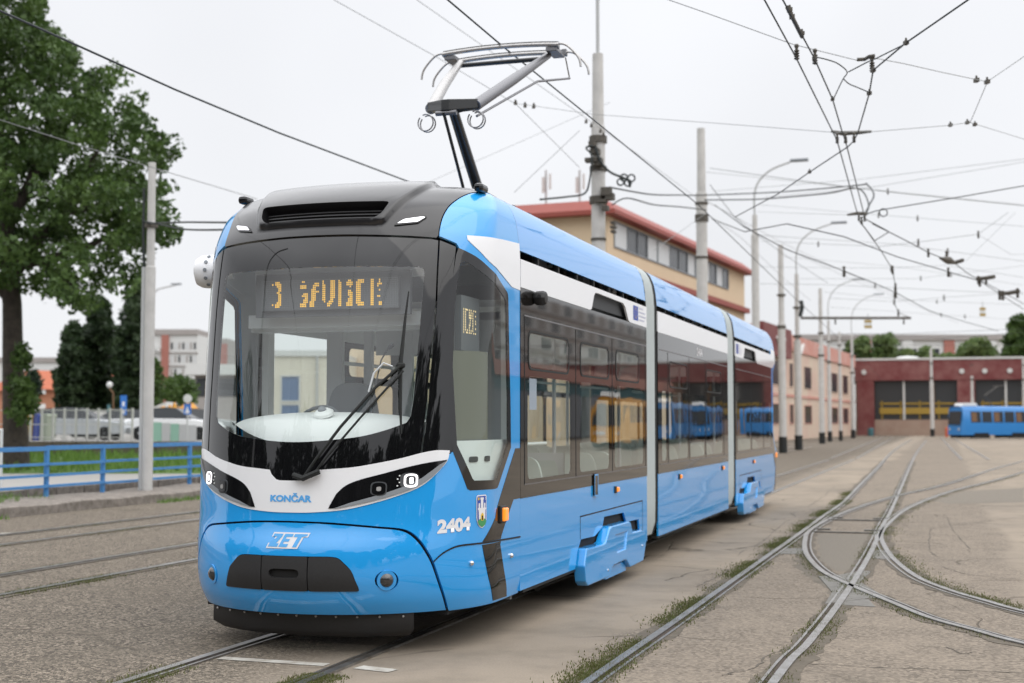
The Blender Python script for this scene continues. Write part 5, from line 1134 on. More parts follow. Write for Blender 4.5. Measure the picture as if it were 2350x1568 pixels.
# parked cars
def car(px, d, rz, m, label, z0=.8, L_=4.4):
    p = gd(px, d); t = thing('parked_car', (p[0], p[1], z0), label, 'car', 'cars in the car park'); co, si = math.cos(rz), math.sin(rz)
    def W(x, y, z): return (p[0] + co * x - si * y, p[1] + si * x + co * y, z0 + z)
    h = L_ / 2
    prof = [(-h, .35), (-h + .05, .75), (-h + .35, .92), (-.9 * h * .75, .98), (h * .42, .95), (h * .92, .80), (h, .55), (h - .05, .32), (h * .72, .26), (-h * .8, .26)]
    b = MB(); k = len(prof); vs = []
    for y, sc in ((-.86, .94), (-.80, 1.0), (.80, 1.0), (.86, .94)): vs += [W(x * (1 if abs(y) < .84 else .97), y, .5 + (z - .5) * sc) for x, z in prof]
    b.add(vs, [tuple(range(k))[::-1], tuple(range(3 * k, 4 * k))] + [(r * k + i, r * k + (i + 1) % k, (r + 1) * k + (i + 1) % k, (r + 1) * k + i) for r in range(3) for i in range(k)]); obj('body', b, M[m], t, smooth='auto')
    gp = [(-h * .80, .95), (-h * .52, 1.38), (-h * .1, 1.46), (h * .12, 1.42), (h * .46, .95)]
    b = MB(); k = 5; vs = []
    for y, s_ in ((-.78, 0), (-.62, 1), (.62, 1), (.78, 0)): vs += [W(x, y if z > 1 or True else y, z if s_ else .95 + (z - .95) * .05) for x, z in gp]
    vs = [W(x, sy * (.78 - .20 * (z - .95) / .5), z) for sy in (-1, 1) for x, z in gp]
    b.add(vs, [tuple(range(k))[::-1], tuple(range(k, 2 * k))] + [(i, i + 1, k + i + 1, k + i) for i in range(k - 1)]); obj('cabin_glass', b, M['win_dark'], t)
    b = MB(); vs = [W(x, sy * .585, z + .012) for sy in (-1, 1) for x, z in gp[1:4]]; b.add(vs, [(0, 1, 4, 3), (1, 2, 5, 4)]); obj('roof', b, M[m], t)
    for x in (-h * .60, h * .62):
        for y in (-.80, .80):
            b = MB(); b.lathe(W(x, y - .1 * (1 if y > 0 else -1), .31), [(.31, 0), (.31, .16), (.20, .17), (.05, .16)], (-si * (1 if y > 0 else -1), co * (1 if y > 0 else -1), 0), 16); obj('wheel', b, M['rubber'], t)
    return t
car(175, 61, YAW, 'car_silver', 'silver estate car parked behind the mesh fence, nearest the wall', L_=4.9); car(275, 66, YAW + 3.3, 'car_white', 'white hatchback parked in front of the hoarding')
car(120, 72, YAW + .1, 'car_dark', 'dark car parked behind the silver estate'); car(452, 66, YAW + .3, 'car_silver', 'silver car half hidden by the tram front'); car(398, 62, YAW, 'car_white', 'white car in front of the mint green fence')
# signs and globe lamp
def sign(px, d, z0, z1, w_, m, label, extra=None, zb=.8):
    p = gd(px, d); t = thing('road_sign', (p[0], p[1], zb), label, 'sign'); b = MB(); b.tube([(p[0], p[1], zb), (p[0], p[1], z1)], .035, 8); obj('post', b, M['steel_pole'], t)
    fr, ln, an = wall_frame(gd(px, d - .06)[:2] - np.array([CY_, SY]) * w_ / 2, gd(px, d - .06)[:2] + np.array([CY_, SY]) * w_ / 2); s_ = fbox('sign_plate', fr, 0, w_, z0, z1, 0, .03, M[m], t)
    return t, fr, s_
t, fr, s_ = sign(283, 60, 1.92, 2.78, .28, 'sign_blue', 'tall blue parking sign on a post left of the grey pole'); fbox('white_mark', fr, .08, .20, 1.97, 2.14, .031, .036, M['print_white'], s_); fbox('white_mark', fr, .09, .19, 2.3, 2.5, .031, .036, M['print_white'], s_)
t, fr, s_ = sign(430, 57, 1.93, 2.37, .29, 'sign_blue', 'blue crossing sign with round sign above, beside the tram nose')
b = MB(); b.add([fr(.05, .034, 1.98), fr(.24, .034, 1.98), fr(.145, .034, 2.28)], [(0, 1, 2)]); obj('white_triangle', b, M['print_white'], s_)
p = gd(430, 56.9); b = MB(); b.lathe((p[0], p[1], 2.58), [(.02, 0), (.18, .01), (.18, .03), (.02, .04)], (SY, -CY_, 0), 20); obj('round_plate', b, M['apt_white'], t)
p = gd(250, 76); t = thing('globe_lamp', (p[0], p[1], .8), 'white globe street lamp in front of the poplars', 'street lamp'); b = MB(); b.tube([(p[0] + .3, p[1], .8), (p[0] + .25, p[1], 3.2), (p[0], p[1], 3.5)], .04, 6); obj('post', b, M['brown'], t); b = MB(); b.lathe((p[0], p[1], 3.5), [(.02, 0), (.13, .06), (.18, .18), (.13, .30), (.02, .36)], (0, 0, 1), 14); obj('globe', b, M['apt_white'], t, smooth=True)
# goal-like white frame by the tree
A = gd(4, 27); t = thing('white_frame', (A[0], A[1], .01), 'white tubular frame standing at the left edge behind the railing', 'frame'); b = MB(); b.tube([(A[0], A[1], 0), (A[0], A[1], 1.45), (A[0] - 1.2, A[1] - .4, 1.45)], .035, 8); obj('tube', b, M['apt_white'], t)
# blue railing
rl_ = thing('railing', (-16.6, 24, .1), 'blue painted steel railing with four rails on the kerb left of the tram', 'railing')
ys = [10.5, 12.45, 14.45, 16.45, 18.5, 20.5, 22.55, 24.4, 25.95, 27.8, 29.8, 31.8, 33.8, 35.8, 38]
for y in ys: b = MB(); b.box((-16.6, y, .60), (.075, .075, 1.0)); obj('post', b, M['rail_blue'], rl_, bevel=.006)
for z, h in ((1.10, .085), (.80, .05), (.58, .05), (.37, .05)):
    for ya, yb in zip(ys[:-1], ys[1:]): b = MB(); b.box((-16.6 + .05 * (h < .06), (ya + yb) / 2, z + rng.normal(0, .006)), (.055, yb - ya - .01, h)); obj('rail', b, M['rail_blue'], rl_)
# background blue tram
def old_tram(c, L_, rz, m, label, group=None):
    t = thing('old_tram', (*c, 0), label, 'tram', group); co, si = math.cos(rz), math.sin(rz)
    W = lambda x, y, z: (c[0] + co * x - si * y, c[1] + si * x + co * y, z)
    prof = [(-1.1, .42), (-1.12, 1.0), (-1.1, 1.75), (-1.02, 2.75), (-.85, 3.0), (-.3, 3.1), (.3, 3.1), (.85, 3.0), (1.02, 2.75), (1.1, 1.75), (1.12, 1.0), (1.1, .42)]; k = len(prof)
    for i, (x0, x1) in enumerate(((0, L_ * .52), (L_ * .56, L_))):
        st = [(x0 + .35, .86), (x0 + .12, .95), (x0 + .0, 1.0)] if i == 0 else [(x0, 1)]
        st = [(x0, .80), (x0 + .18, .92), (x0 + .6, 1.0)] if i == 0 else [(x0, 1.)]
        st += [(x1, 1.)] if i == 0 else [(x1 - .6, 1), (x1, .82)]
        b = MB(); vs = []
        for x, s_ in st: vs += [W(x + (.14 * (z - 1.0) if (x == x0 and i == 0) else 0) * (1 if z > 1 else .3), y * s_, z) for y, z in prof]
        b.add(vs, [(r * k + j, r * k + (j + 1) % k, (r + 1) * k + (j + 1) % k, (r + 1) * k + j) for r in range(len(st) - 1) for j in range(k)] + [tuple(range(k))[::-1], tuple(range((len(st) - 1) * k, len(st) * k))]); obj('body', b, m, t, smooth='auto')
        n = int((x1 - x0 - 1.2) / 1.32)
        for j in range(n):
            xx = x0 + 1.0 + j * 1.32
            for s_ in (-1, 1):
                b = MB(); b.add([W(xx, s_ * 1.118, 1.58), W(xx + 1.16, s_ * 1.118, 1.58), W(xx + 1.16, s_ * 1.045, 2.60), W(xx, s_ * 1.045, 2.60)], [(0, 1, 2, 3)]); w_ = obj('window', b, M['win_dark'], t)
                if j % 2 == 0: b = MB(); b.add([W(xx + .1, s_ * 1.122, 1.66), W(xx + .7, s_ * 1.122, 1.66), W(xx + .7, s_ * 1.054, 2.5), W(xx + .1, s_ * 1.054, 2.5)], [(0, 1, 2, 3)]); obj('inner_panel', b, M['brown'], w_)
        for xb in (x0 + 2.2, x1 - 2.2):
            for s_ in (-1, 1): b = MB(); b.prism([(xb - 1.05, .12), (xb + 1.05, .12), (xb + .8, .62), (xb - .8, .62)], lambda x, z, d: W(x, s_ * 1.125 - s_ * d, z), .3); obj('bogie_side', b, M['dark'], t)
    b = MB(); b.prism([(L_ * .515, .45), (L_ * .565, .45), (L_ * .565, 2.95), (L_ * .515, 2.95)], lambda x, z, d: W(x, -1.0 + d, z), 2.0); obj('bellows', b, M['int_dark'], t)
    b = MB(); b.add([W(-.035, -.85, 1.45), W(-.035, .85, 1.45), W(.19, .82, 2.5), W(.19, -.82, 2.5)], [(0, 1, 2, 3)][::-1]); b.add([W(-.02, -.82, 1.4), W(.13, -.80, 2.62), W(.13, .80, 2.62), W(-.02, .82, 1.4)], [(0, 1, 2, 3)]); obj('front_window', b, M['win_dark'], t)
    for y in (-.62, .62): b = MB(); b.lathe(W(-.01, y, .95), [(.11, 0), (.11, .04), (.03, .05)], (-co, -si, 0), 12); obj('headlight', b, M['win_pale'], t)
    b = MB(); b.prism([(.4, 3.06), (2.3, 3.06), (2.2, 3.38), (.6, 3.38)], lambda x, z, d: W(x, -.55 + d, z), 1.1); obj('roof_unit', b, M['apt_white'], t, bevel=.05)
    b = MB(); b.tube([W(4.6, 0, 3.1), W(3.6, 0, 4.1), W(5.2, 0, 5.0)], .05, 6); b.tube([W(5.2, -.7, 5.0), W(5.2, .7, 5.0)], .05, 6); obj('pantograph', b, M['fitting'], t)
    b = MB(); b.box(W(1.0, 0, .28), (1.6, 1.6, .25), rz); obj('underframe', b, M['dark'], t)
    return t
pA = gd(2190, 127)[:2]
old_tram(pA, 17, R(40), M['old_blue'], 'old blue tram with dark windows standing in front of the depot hall')
# parked trams and sheds on the right, seen only as reflections in the near tram's windows
old_tram((12.5, 78), 15, R(84), M['old_yellow'], 'orange old tram parked right of the tracks, mirrored in the tram windows'); old_tram((14, 100), 15, R(86), M['old_blue'], 'old blue tram parked behind the orange one, mirrored in the windows')
old_tram((15, 122), 15, R(86), M['old_blue'], 'farther old blue tram parked right of the tracks, mirrored in the rear windows')
sh_ = thing('tram_shed', (27, 90, 0), 'long shed with red fascia right of the yard, mirrored in the tram windows', 'shed'); fr, ln, an = wall_frame((27, 210), (27, 60)); block('wall', (27.4, 210), (27.4, 60), 14, 0, 6.4, M['apt_grey'], sh_)
fbox('fascia', fr, 0, ln, 5.3, 6.5, -.3, .3, M['pink_dark'], sh_); fbox('frame_band', fr, 0, ln, 4.2, 5.3, -.3, .05, M['teal'], sh_)
for k in range(18): fbox('dark_gate', fr, 1 + k * 8.1, 7.6 + k * 8.1, .2, 4.3, -.35, .02, M['int_mid'], sh_)
ra = thing('apartment_block', (48, 150, 0), 'grey apartment block beyond the shed, mirrored in the upper tram windows', 'apartment block'); fr, ln, an = wall_frame((48, 260), (48, 130)); block('wall', (48, 260), (48, 130), 12, 0, 19, M['apt_white'], ra)
for f_ in range(5):
    fbox('floor_band', fr, 0, ln, 5.6 + f_ * 2.8, 6.1 + f_ * 2.8, .0, .3, M['apt_grey'], ra)
    for k in range(18): fbox('window', fr, 2 + k * 7.1, 6.2 + k * 7.1, 6.3 + f_ * 2.8, 7.9 + f_ * 2.8, .0, .05, M[('win_dark', 'apt_grey')[(k + f_) % 2]], ra)
# houses and a lamp behind the photographer, mirrored in the windscreen
tw_ = thing('dark_building', (4, -60, 0), 'plain dark building behind the photographer, mirrored low in the windscreen', 'building'); block('wall', (40, -45), (2, -45), 10, 0, 6.0, M['apt_grey'], tw_)
p = (-16.5, 1.0); t = thing('street_lamp', (*p, 0), 'tall grey street lamp behind the photographer, mirrored as a curve in the windscreen', 'street lamp'); b = MB(); b.tube([(p[0], p[1], 0), (p[0], p[1], 8.2)], [.24, .17], 12); obj('pole', b, M['steel_pole'], t, smooth='auto'); b = MB(); b.tube(cr_([(p[0], p[1], 8.2), (p[0] + .2, p[1] - .1, 9.4), (p[0] + 1.0, p[1] - .4, 10.6), (p[0] + 2.4, p[1] - 1, 11.2)], 5), .12, 8); obj('arm', b, M['steel_pole'], t)

# ------------------------------------------------------------------ poles
def pole(x, y, top, r0, r1, label, lamp=None, step=None, black=True, fittings=()):
    t = thing('catenary_pole', (x, y, 0), label, 'pole', 'catenary and lamp poles along the tracks')
    b = MB(); zs = step or top * .62
    b.tube([(x, y, 0), (x, y, zs), (x, y, zs + .02), (x, y, top)], [r0, r0 * .97, r1, r1 * .9], 16); obj('shaft', b, M['concrete_pole'], t, smooth='auto')
    if black: b = MB(); b.tube([(x, y, 0), (x, y, .85)], r0 + .02, 16); obj('black_foot', b, M['rubber'], t, smooth='auto')
    if lamp:
        dx, dz, ln = lamp; b = MB(); P = cr_([(x, y, top - .1), (x, y, top + dz * .45), (x + dx * .15, y, top + dz * .75), (x + dx * .5, y, top + dz * .97), (x + dx, y, top + dz * 1.1)], 5); b.tube(P, .045, 8); a_ = obj('lamp_arm', b, M['steel_pole'], t, smooth='auto')
        b = MB(); b.box((x + dx + ln / 2, y, top + dz * 1.1 + .06), (ln, .22, .13)); obj('lamp_head', b, M['int_mid'], a_, bevel=.03)
    for z, wd, hh in fittings: b = MB(); b.lathe((x, y, z), [(r0 + wd, 0), (r0 + wd, hh)], (0, 0, 1), 12); obj('clamp', b, M['fitting'], t)
    return t
A_ = atD(1375, 970, 33); pole(A_[0], A_[1], 10.6, .175, .145, 'big concrete pole with cable terminals right behind the tram roof', (-.0, 4.6, .2), 8.8, True, ((6.0, .02, .06), (6.9, .05, .18), (7.7, .04, .12), (8.4, .05, .16)))
B_ = atD(1614, 970, 47.5); pole(B_[0], B_[1], 11.9, .20, .155, 'thick concrete pole in front of the middle of the beige building', None, 9.6, True, ((7.3, .02, .08), (8.6, .04, .25), (9.2, .03, .08)))
C_ = atD(1737, 970, 61); pole(C_[0], C_[1], 10.9, .17, .12, 'lamp pole with curved arm at the right end of the beige building', (1.6, 2.1, .8), 10.0)
for px, py, top, r0, r1, lb, lamp in ((1797, 1040, 10.9, .20, .15, 'white pole with black foot just beyond the tram tail', None), (1833, 1033, 10.2, .21, .13, 'lamp pole with curved arm and cable bracket, second beyond the tail', (2.0, 2.6, .9)),
        (1887, 1018.8, 11.6, .21, .15, 'white pole with black foot, third beyond the tram tail', None), (1904.8, 1014, 10.0, .17, .12, 'lamp pole with curved arm close behind the third white pole', (2.0, 3.0, 1.0)),
        (1929.7, 1012, 9.4, .15, .12, 'thin pole in front of the far end of the pink building', None), (1958, 1006, 10.4, .2, .14, 'pole with small lamp arm at the corner of red hall', (2.2, 3.6, 1.0)), (2140, 1002, 9.9, .22, .16, 'pole standing alone in front of the depot hall middle', None), (2233, 1001, 7.0, .2, .16, 'pole behind the roof of the old blue tram', None), (2352, 1001, 9.0, .2, .16, 'pole at the extreme right edge behind the blue tram', None)):
    p = atZ(px, py); pole(p[0], p[1], top, r0, r1, lb, lamp, None, True, ((6.5, .03, .15), (8.2, .03, .1)))
p = gd(340, 29.0); t = pole(p[0], p[1], 7.15, .112, .088, 'grey pole standing between the blue railing and the tram, left side', None, 4.9, False, ((5.75, .03, .08),))
p = gd(325, 29.0); b = MB(); b.tube([(p[0], p[1], 0), (p[0], p[1], 4.9)], .05, 10); obj('steel_pole', b, M['steel_pole'], label='thin steel tube tied to the grey pole beside the railing', category='pole')
b = MB(); b.tube([(p[0] + .0, p[1], 4.9), (p[0] - .02, p[1] - .02, 5.6), (p[0] - .03, p[1], 6.6)], .03, 8); obj('cable_riser', b, M['cable'], label='thick black cable rising beside the grey pole', category='cable')
p = gd(338, 120); q = gd(400, 120); t = thing('street_lamp', (p[0], p[1], 0), 'distant street lamp with thin arm behind the grey pole', 'street lamp'); b = MB(); b.tube([(p[0], p[1], 0), (p[0], p[1], 12.6), (p[0] + (q[0] - p[0]) * .4, p[1], 13.3), (q[0], q[1], 13.7)], .08, 6); obj('mast', b, M['steel_pole'], t); b = MB(); b.box((q[0], q[1], 13.75), (.9, .3, .15)); obj('lamp_head', b, M['int_mid'], t)
# small yard things
p = atZ(2160, 994); q = thing('bollard', (p[0], 150, 0), 'orange red post beside the lone pole by the depot', 'post'); p = gd(2172, 148); q.location = (p[0], p[1], 0); b = MB(); b.lathe((p[0], p[1], 0), [(.15, 0), (.15, .95), (.1, 1.05), (.02, 1.08)], (0, 0, 1), 10); obj('post', b, M['old_yellow'] if False else mat('red_orange', (.48, .10, .04), .6), q)
p = gd(2207, 150); t = thing('pallet_stack', (p[0], p[1], 0), 'stack of wooden pallets beside the old blue tram nose', 'pallets')
for k in range(5): cubes('pallet', M['old_yellow'] if False else M['beige'], t, ((p[0], p[1], .08 + k * .15), (.9, .8, .08)))
p = gd(1998, 160); t = thing('green_barrel', (p[0], p[1], 0), 'dark green barrel at the foot of the red hall pier', 'barrel'); b = MB(); b.lathe((p[0], p[1], 0), [(.32, 0), (.35, .2), (.35, .8), (.3, .92), (.03, .94)], (0, 0, 1), 12); obj('drum', b, M['teal'], t)

# ------------------------------------------------------------------ overhead line
def zr(*p): return [(1615.7 + .3512 * x, .3512 * y) for x, y in p]
def zf(*p): return [(1707.5 + .3278 * x, 514 + .3278 * y) for x, y in p]
def wire(pts, z, r, m, label, cat='overhead wire', name='contact_wire', smooth_=0, ins=(), group=None):
    zz = z if hasattr(z, '__len__') else [z] * len(pts)
    P = [atD(p[0], p[1], q[1]) if isinstance(q, tuple) else atZ(p[0], p[1], q) for p, q in zip(pts, zz)]
    oob = lambda q: q[0] < 0 or q[0] > 2350 or q[1] < 0            # runs on past the frame to its next support
    if oob(pts[0]): P[0] = P[0] + (P[0] - P[1]) / np.linalg.norm(P[0] - P[1]) * 14
    if oob(pts[-1]): P[-1] = P[-1] + (P[-1] - P[-2]) / np.linalg.norm(P[-1] - P[-2]) * 14
    if smooth_: P = cr_(P, smooth_)
    b = MB(); b.tube(P, r, 6, False); o = obj(name, b, M[m], label=label, category=cat, **({'group': group} if group else {}))
    for i in ins: fitting(atD(*i) if len(i) == 3 else np.array(P[i[0]]), o, i[-1] if len(i) == 2 else 1.)
    return o, P
def fitting(p, parent, s=1., ax=(0, 0, 1)):
    s *= .56
    b = MB(); pr = [(.012, -.16)]
    for k in range(4): pr += [(.045, -.14 + k * .045), (.05, -.125 + k * .045), (.022, -.115 + k * .045)]
    pr += [(.03, .06), (.045, .09), (.03, .12), (.005, .13)]
    b.lathe(p, [(r * s, h * s) for r, h in pr], ax, 10); return obj('insulator', b, M['fitting'], parent)
def clamp(p, parent, s=.06, ax=None):
    s *= .55
    b = MB(); b.box(p, (s, s * 1.6, s), .4); b.box(np.array(p) + [0, 0, s * .7], (s * .5, s * .6, s)); return obj('clamp', b, M['fitting'], parent)
WZ = 5.55
b = MB(); b.tube([(CX, -45, 5.48), (CX, 3, 5.485), (CX, 13.3, 5.487), (CX, 25, 5.62), (CX - .3, 45, 5.6), (CX - .6, 75, 5.6), (CX - 1.5, 140, 5.6)], .009, 6); obj('contact_wire', b, M['wire'], label='dark contact wire running straight over the raised pantograph', category='overhead wire')
a1, P1 = wire(zr((330, -130), (395, 0), (600, 375), (870, 920), (1000, 1390)), WZ, .009, 'wire', 'left contact wire of the right hand track, coming down from the top edge')
a2, P2 = wire(zr((440, -160), (515, 0), (720, 380), (840, 650), (905, 870), (925, 925), (1045, 1400)), WZ, .009, 'wire', 'right contact wire passing the clamp cluster at the top edge')
for i in (2, 3, 5): clamp(P2[i], a2)
b = MB(); b.tube([atZ(*q, WZ + .02) for q in zr((545, 50), (640, 240))], .022, 8); obj('section_insulator', b, M['fitting'], a2)
for q in zr((560, 65), (575, 110), (640, 220)): clamp(atZ(*q, WZ + .03), a2, .07)
a3, P3 = wire(zr((1850, -80), (1725, 0), (1320, 280), (1105, 460), (1080, 610), (1005, 870), (980, 920), (940, 960), (690, 1125), (480, 1270), (200, 1420)), [WZ] * 10 + [WZ + .1], .009, 'wire', 'branching contact wire coming in from the top right corner')
for i in (2, 3, 4, 8): clamp(P3[i], a3, .075)
wire(zr((740, 375), (820, 395), (880, 420), (935, 470), (910, 515), (880, 575), (845, 650)), WZ + .03, .007, 'cable', 'looped jumper cable between the two right contact wires', name='jumper_cable', smooth_=4)
wire(zr((915, 520), (950, 550), (1010, 575), (1080, 605)), WZ + .03, .007, 'cable', 'short jumper cable under the branching wire', name='jumper_cable', smooth_=4)
wire(zr((945, 470), (1070, 405), (1130, 380), (1310, 290)), WZ + .05, .007, 'cable', 'bridging cable from jumper knot up to the branching wire', name='jumper_cable')
s1, Q1 = wire([(1180, -110), (1535, 0)] + zr((0, 80), (580, 290), (720, 325), (1000, 395), (1110, 380), (1300, 415), (1540, 470), (1850, 535), (2091, 370), (2300, 240)), [6.3, 6.1, 6.0, 5.85, 5.85, 5.8, 5.8, 5.85, 5.9, 6.0, 6.3, 6.5], .0045, 'thin_wire', 'nearest cross span wire over the right track with three insulators', name='span_wire')
for q in zr((605, 335), (725, 365), (1098, 415)): fitting(atZ(*q, 5.72), s1, 1.15)
b = MB(); P = [atZ(*q, 5.8) for q in zr((1000, 390), (1050, 388), (1080, 370), (1115, 365))]; b.tube(P, .022, 8); obj('bracket', b, M['fitting'], s1)
for q in zr((1780, 525), (1850, 535)): clamp(atZ(*q, 6.0), s1, .09)
s2, Q2 = wire([(1180, 237), (1365, 263), (1615, 281)] + zr((0, 800), (840, 865), (1090, 862), (1600, 820), (1735, 800), (2091, 910), (2300, 985))[0:], [(0, 25), 7.1, 6.6, 6.5, 5.85, 5.85, 6.0, 6.1, 6.3, 6.4], .0045, 'thin_wire', 'second cross span wire carrying the long bracket with three hangers', name='span_wire')
b = MB(); P = [atZ(*q, 5.9) for q in zr((835, 860), (900, 872), (1000, 868), (1095, 860))]; b.tube(P, [.02, .035, .03, .018], 8); obj('bracket', b, M['fitting'], s2)
for q in zr((870, 900), (925, 900), (980, 895)): fitting(atZ(*q, 5.75), s2, 1.0)
for q in zr((1610, 818), (1720, 802), (1770, 815)): clamp(atZ(*q, 6.1), s2, .08)
wire(zr((1850, 540), (1740, 800)), [6.0, 6.1], .005, 'thin_wire', 'short tie wire joining the two nearest cross spans', name='tie_wire')
# heavy feeder cables
wire([(1400, 430), (1452, 440), (1500, 447), (1560, 448), (1617, 448)] + zr((500, 1255), (1000, 1212), (1060, 1203), (1110, 1270), (1080, 1340), (1050, 1400)), [(0, 33), (0, 36), (0, 38), (0, 42), (0, 47), (0, 45), (0, 38), (0, 36), (0, 33), (0, 31), (0, 30)], .022, 'cable', 'upper thick black feeder cable looping down onto the contact wires', name='feeder_cable', smooth_=5)
wire([(1617, 459)] + zr((200, 1306), (400, 1300), (800, 1265), (1000, 1230), (1075, 1330), (1045, 1420)), [(0, 47), (0, 46), (0, 44), (0, 39), (0, 36), (0, 33), (0, 30)], .022, 'cable', 'lower thick black feeder cable just under the upper one', name='feeder_cable', smooth_=5)
wire([(1405, 470), (1440, 455), (1500, 470), (1560, 475), (1620, 482)], [(0, 33), (0, 35), (0, 39), (0, 43), (0, 47)], .02, 'cable', 'sagging black cable between the big pole and the next pole', name='feeder_cable', smooth_=5)
wire([(1240, 458), (1300, 452), (1340, 445), (1352, 420), (1358, 360), (1345, 340), (1360, 335)], [(0, 29), (0, 31), (0, 32.6), (0, 32.6), (0, 32.6), (0, 32.6), (0, 32.6)], .025, 'cable', 'black cable climbing the left side of the big pole', name='feeder_cable', smooth_=5)
cg, cgP = wire([(1366, 335), (1378, 370), (1400, 395), (1430, 408), (1442, 415), (1446, 430)], [(0, 32.6)] * 6, .03, 'cable', 'bundle of black cables with coiled ends hanging off the big pole', name='cable_bundle', smooth_=4)
for px, py, r_ in ((1432, 408, .085), (1449, 409, .085), (1424, 418, .08), (1441, 420, .08)):
    c = atD(px, py, 32.6); b = MB(); b.tube([c + np.array([r_ * math.cos(q) * CY_, r_ * math.cos(q) * SY, r_ * math.sin(q)]) for q in np.linspace(0, 6.283, 14)], .022, 6, False); obj('coil', b, M['cable'], cg)
for px, py, sx_, sz_ in ((1360, 332, .16, .14), (1366, 348, .22, .12), (1358, 368, .3, .10), (1374, 372, .18, .18), (1392, 440, .24, .20), (1400, 452, .2, .16), (1380, 462, .28, .07), (1390, 478, .14, .12), (1408, 512, .10, .06), (1408, 522, .13, .05), (1408, 532, .10, .06)): cubes('terminal', M['fitting'], cg, (atD(px, py, 32.75), (sx_, .22, sz_)))
wire(zr((40, 1100), (400, 1150), (1000, 1230), (1300, 1265), (2091, 1345), (2300, 1368)), [(0, 47), (0, 42), (0, 36), (0, 36), (0, 38), (0, 39)], .012, 'thin_wire', 'grey wire from the thick pole across to the right edge', name='span_wire')
lp, lpP = wire(zr((1060, 1400), (1120, 1380), (1200, 1365), (1600, 1300), (2091, 1215), (2300, 1180)), [(0, 29), (0, 29), (0, 29), (0, 29), (0, 30), (0, 30)], .012, 'cable', 'black wire with a small loop running to the right edge', name='feeder_wire')
c = atD(1615.7 + .3512 * 1172, .3512 * 1390, 29); b = MB(); b.tube([c + np.array([.085 * math.cos(q) * CY_, .085 * math.cos(q) * SY, .085 * math.sin(q)]) for q in np.linspace(0, 6.283, 16)], .012, 6, False); obj('loop', b, M['cable'], lp)
wire(zr((60, 1250), (1000, 1175), (2091, 1040), (2300, 1015)), [(0, 60), (0, 50), (0, 45), (0, 44)], .008, 'thin_wire', 'faint upper grey wire rising to the right edge', name='span_wire'); wire(zr((400, 1290), (1090, 1225), (2091, 1060), (2300, 1030)), [(0, 60), (0, 50), (0, 46), (0, 45)], .008, 'thin_wire', 'faint lower grey wire rising to the right edge', name='span_wire')
h3, _ = wire(zr((340, 1385), (940, 1405), (1070, 1390)), [(0, 55), (0, 31), (0, 30)], .0055, 'thin_wire', 'span wire to the hanger where the feeder loops end', name='span_wire')
b = MB(); b.tube([atD(*q, 29.5) for q in zr((935, 1405), (1000, 1395), (1065, 1398))], [.02, .04, .04], 8); obj('bracket', b, M['fitting'], h3)
for q in zr((1012, 1415), (1050, 1420), (1030, 1440)): fitting(atD(*q, 29.3), h3, 1.1)
wire(zr((1010, 1440), (1050, 1490), (1110, 1568)) + zf((840, 20), (910, 120), (960, 190), (1040, 320), (1060, 440), (1055, 560), (1080, 620), (1170, 660)), [WZ] * 11, .011, 'wire', 'contact wire curving down past two hangers in the middle distance', ins=((6, 1.4), (7, 1.5), (9, 1.6)))
wire(zr((1050, 1430), (1200, 1510)) + zf((900, 0), (1010, 55), (1120, 110), (1290, 200), (1400, 245), (1480, 280), (1570, 350), (1740, 440), (1960, 560)), [WZ] * 11, .011, 'wire', 'contact wire with a dark crossing piece leading to the right edge', ins=((5, 1.3),))
x_ = atZ(*zf((1430, 255))[0], WZ); cr1 = thing('crossing_piece', x_, 'dark flat crossing piece where contact wires meet at the right', 'crossing piece'); b = MB(); b.tube([atZ(*q, WZ) for q in zf((1370, 240), (1430, 255), (1480, 275))], [.02, .10, .03], 8); obj('casting', b, M['fitting'], cr1); b = MB(); b.tube([atZ(*q, WZ + .05) for q in zf((1480, 270), (1530, 255))], .05, 6); obj('arm', b, M['fitting'], cr1); fitting(atZ(*zf((1418, 220))[0], WZ + .15), cr1, 1.6)
wire([(1640, 470)] + zf((0, 20), (300, 180), (700, 330), (900, 410), (1060, 480), (1300, 610), (1560, 690), (1780, 750)), [(0, 47)] + [WZ] * 8, .012, 'wire', 'long contact wire sloping from the beige building towards the depot', ins=((3, 1.8), (5, 2.0)))
wire(zr((50, 1430), (265, 1515)) + zf((300, 0), (700, 90), (1070, 230), (1430, 335), (1650, 400), (1960, 600)), [(0, 47), WZ + .3] + [WZ] * 6, .012, 'wire', 'contact wire running from the thick pole to the right above the sign', ins=((5, 1.6), (6, 1.8)))
wire(zf((910, 120), (1010, 60)), WZ + .02, .01, 'wire', 'short link between two middle distance contact wires', name='tie_wire')
wire(zf((120, 120), (520, 140), (960, 158), (1220, 128), (1640, 72), (1740, 0), (1850, -80)), [(0, 68), (0, 55), (0, 47), (0, 46), (0, 46), (0, 46), (0, 46)], .009, 'thin_wire', 'cross span wire in the middle distance with insulators', name='span_wire', ins=((1, 1.4), (3, 1.6), (4, 1.6)))
wire(zf((1640, 75), (1870, 215), (1960, 212)), [(0, 46)] * 3, .0055, 'thin_wire', 'tie wire dropping from the middle span to the right edge', name='tie_wire'); wire(zf((1550, 265), (1640, 175), (1820, 0), (1900, -80)), [(0, 44)] * 4, .0055, 'thin_wire', 'slanting tie wire above the crossing piece', name='tie_wire')
wire(zf((100, 300), (320, 305), (1030, 310), (1400, 290), (1960, 375)), [(0, 72), (0, 70), (0, 58), (0, 58), (0, 58)], .008, 'thin_wire', 'farther cross span wire behind the pole row', name='span_wire', ins=((2, 1.8),)); wire(zf((110, 420), (560, 425), (1060, 448), (1500, 470), (1960, 490)), [(0, 75), (0, 75), (0, 72), (0, 70), (0, 70)], .011, 'thin_wire', 'distant cross span wire with short bracket', name='span_wire', ins=((2, 2.2),))
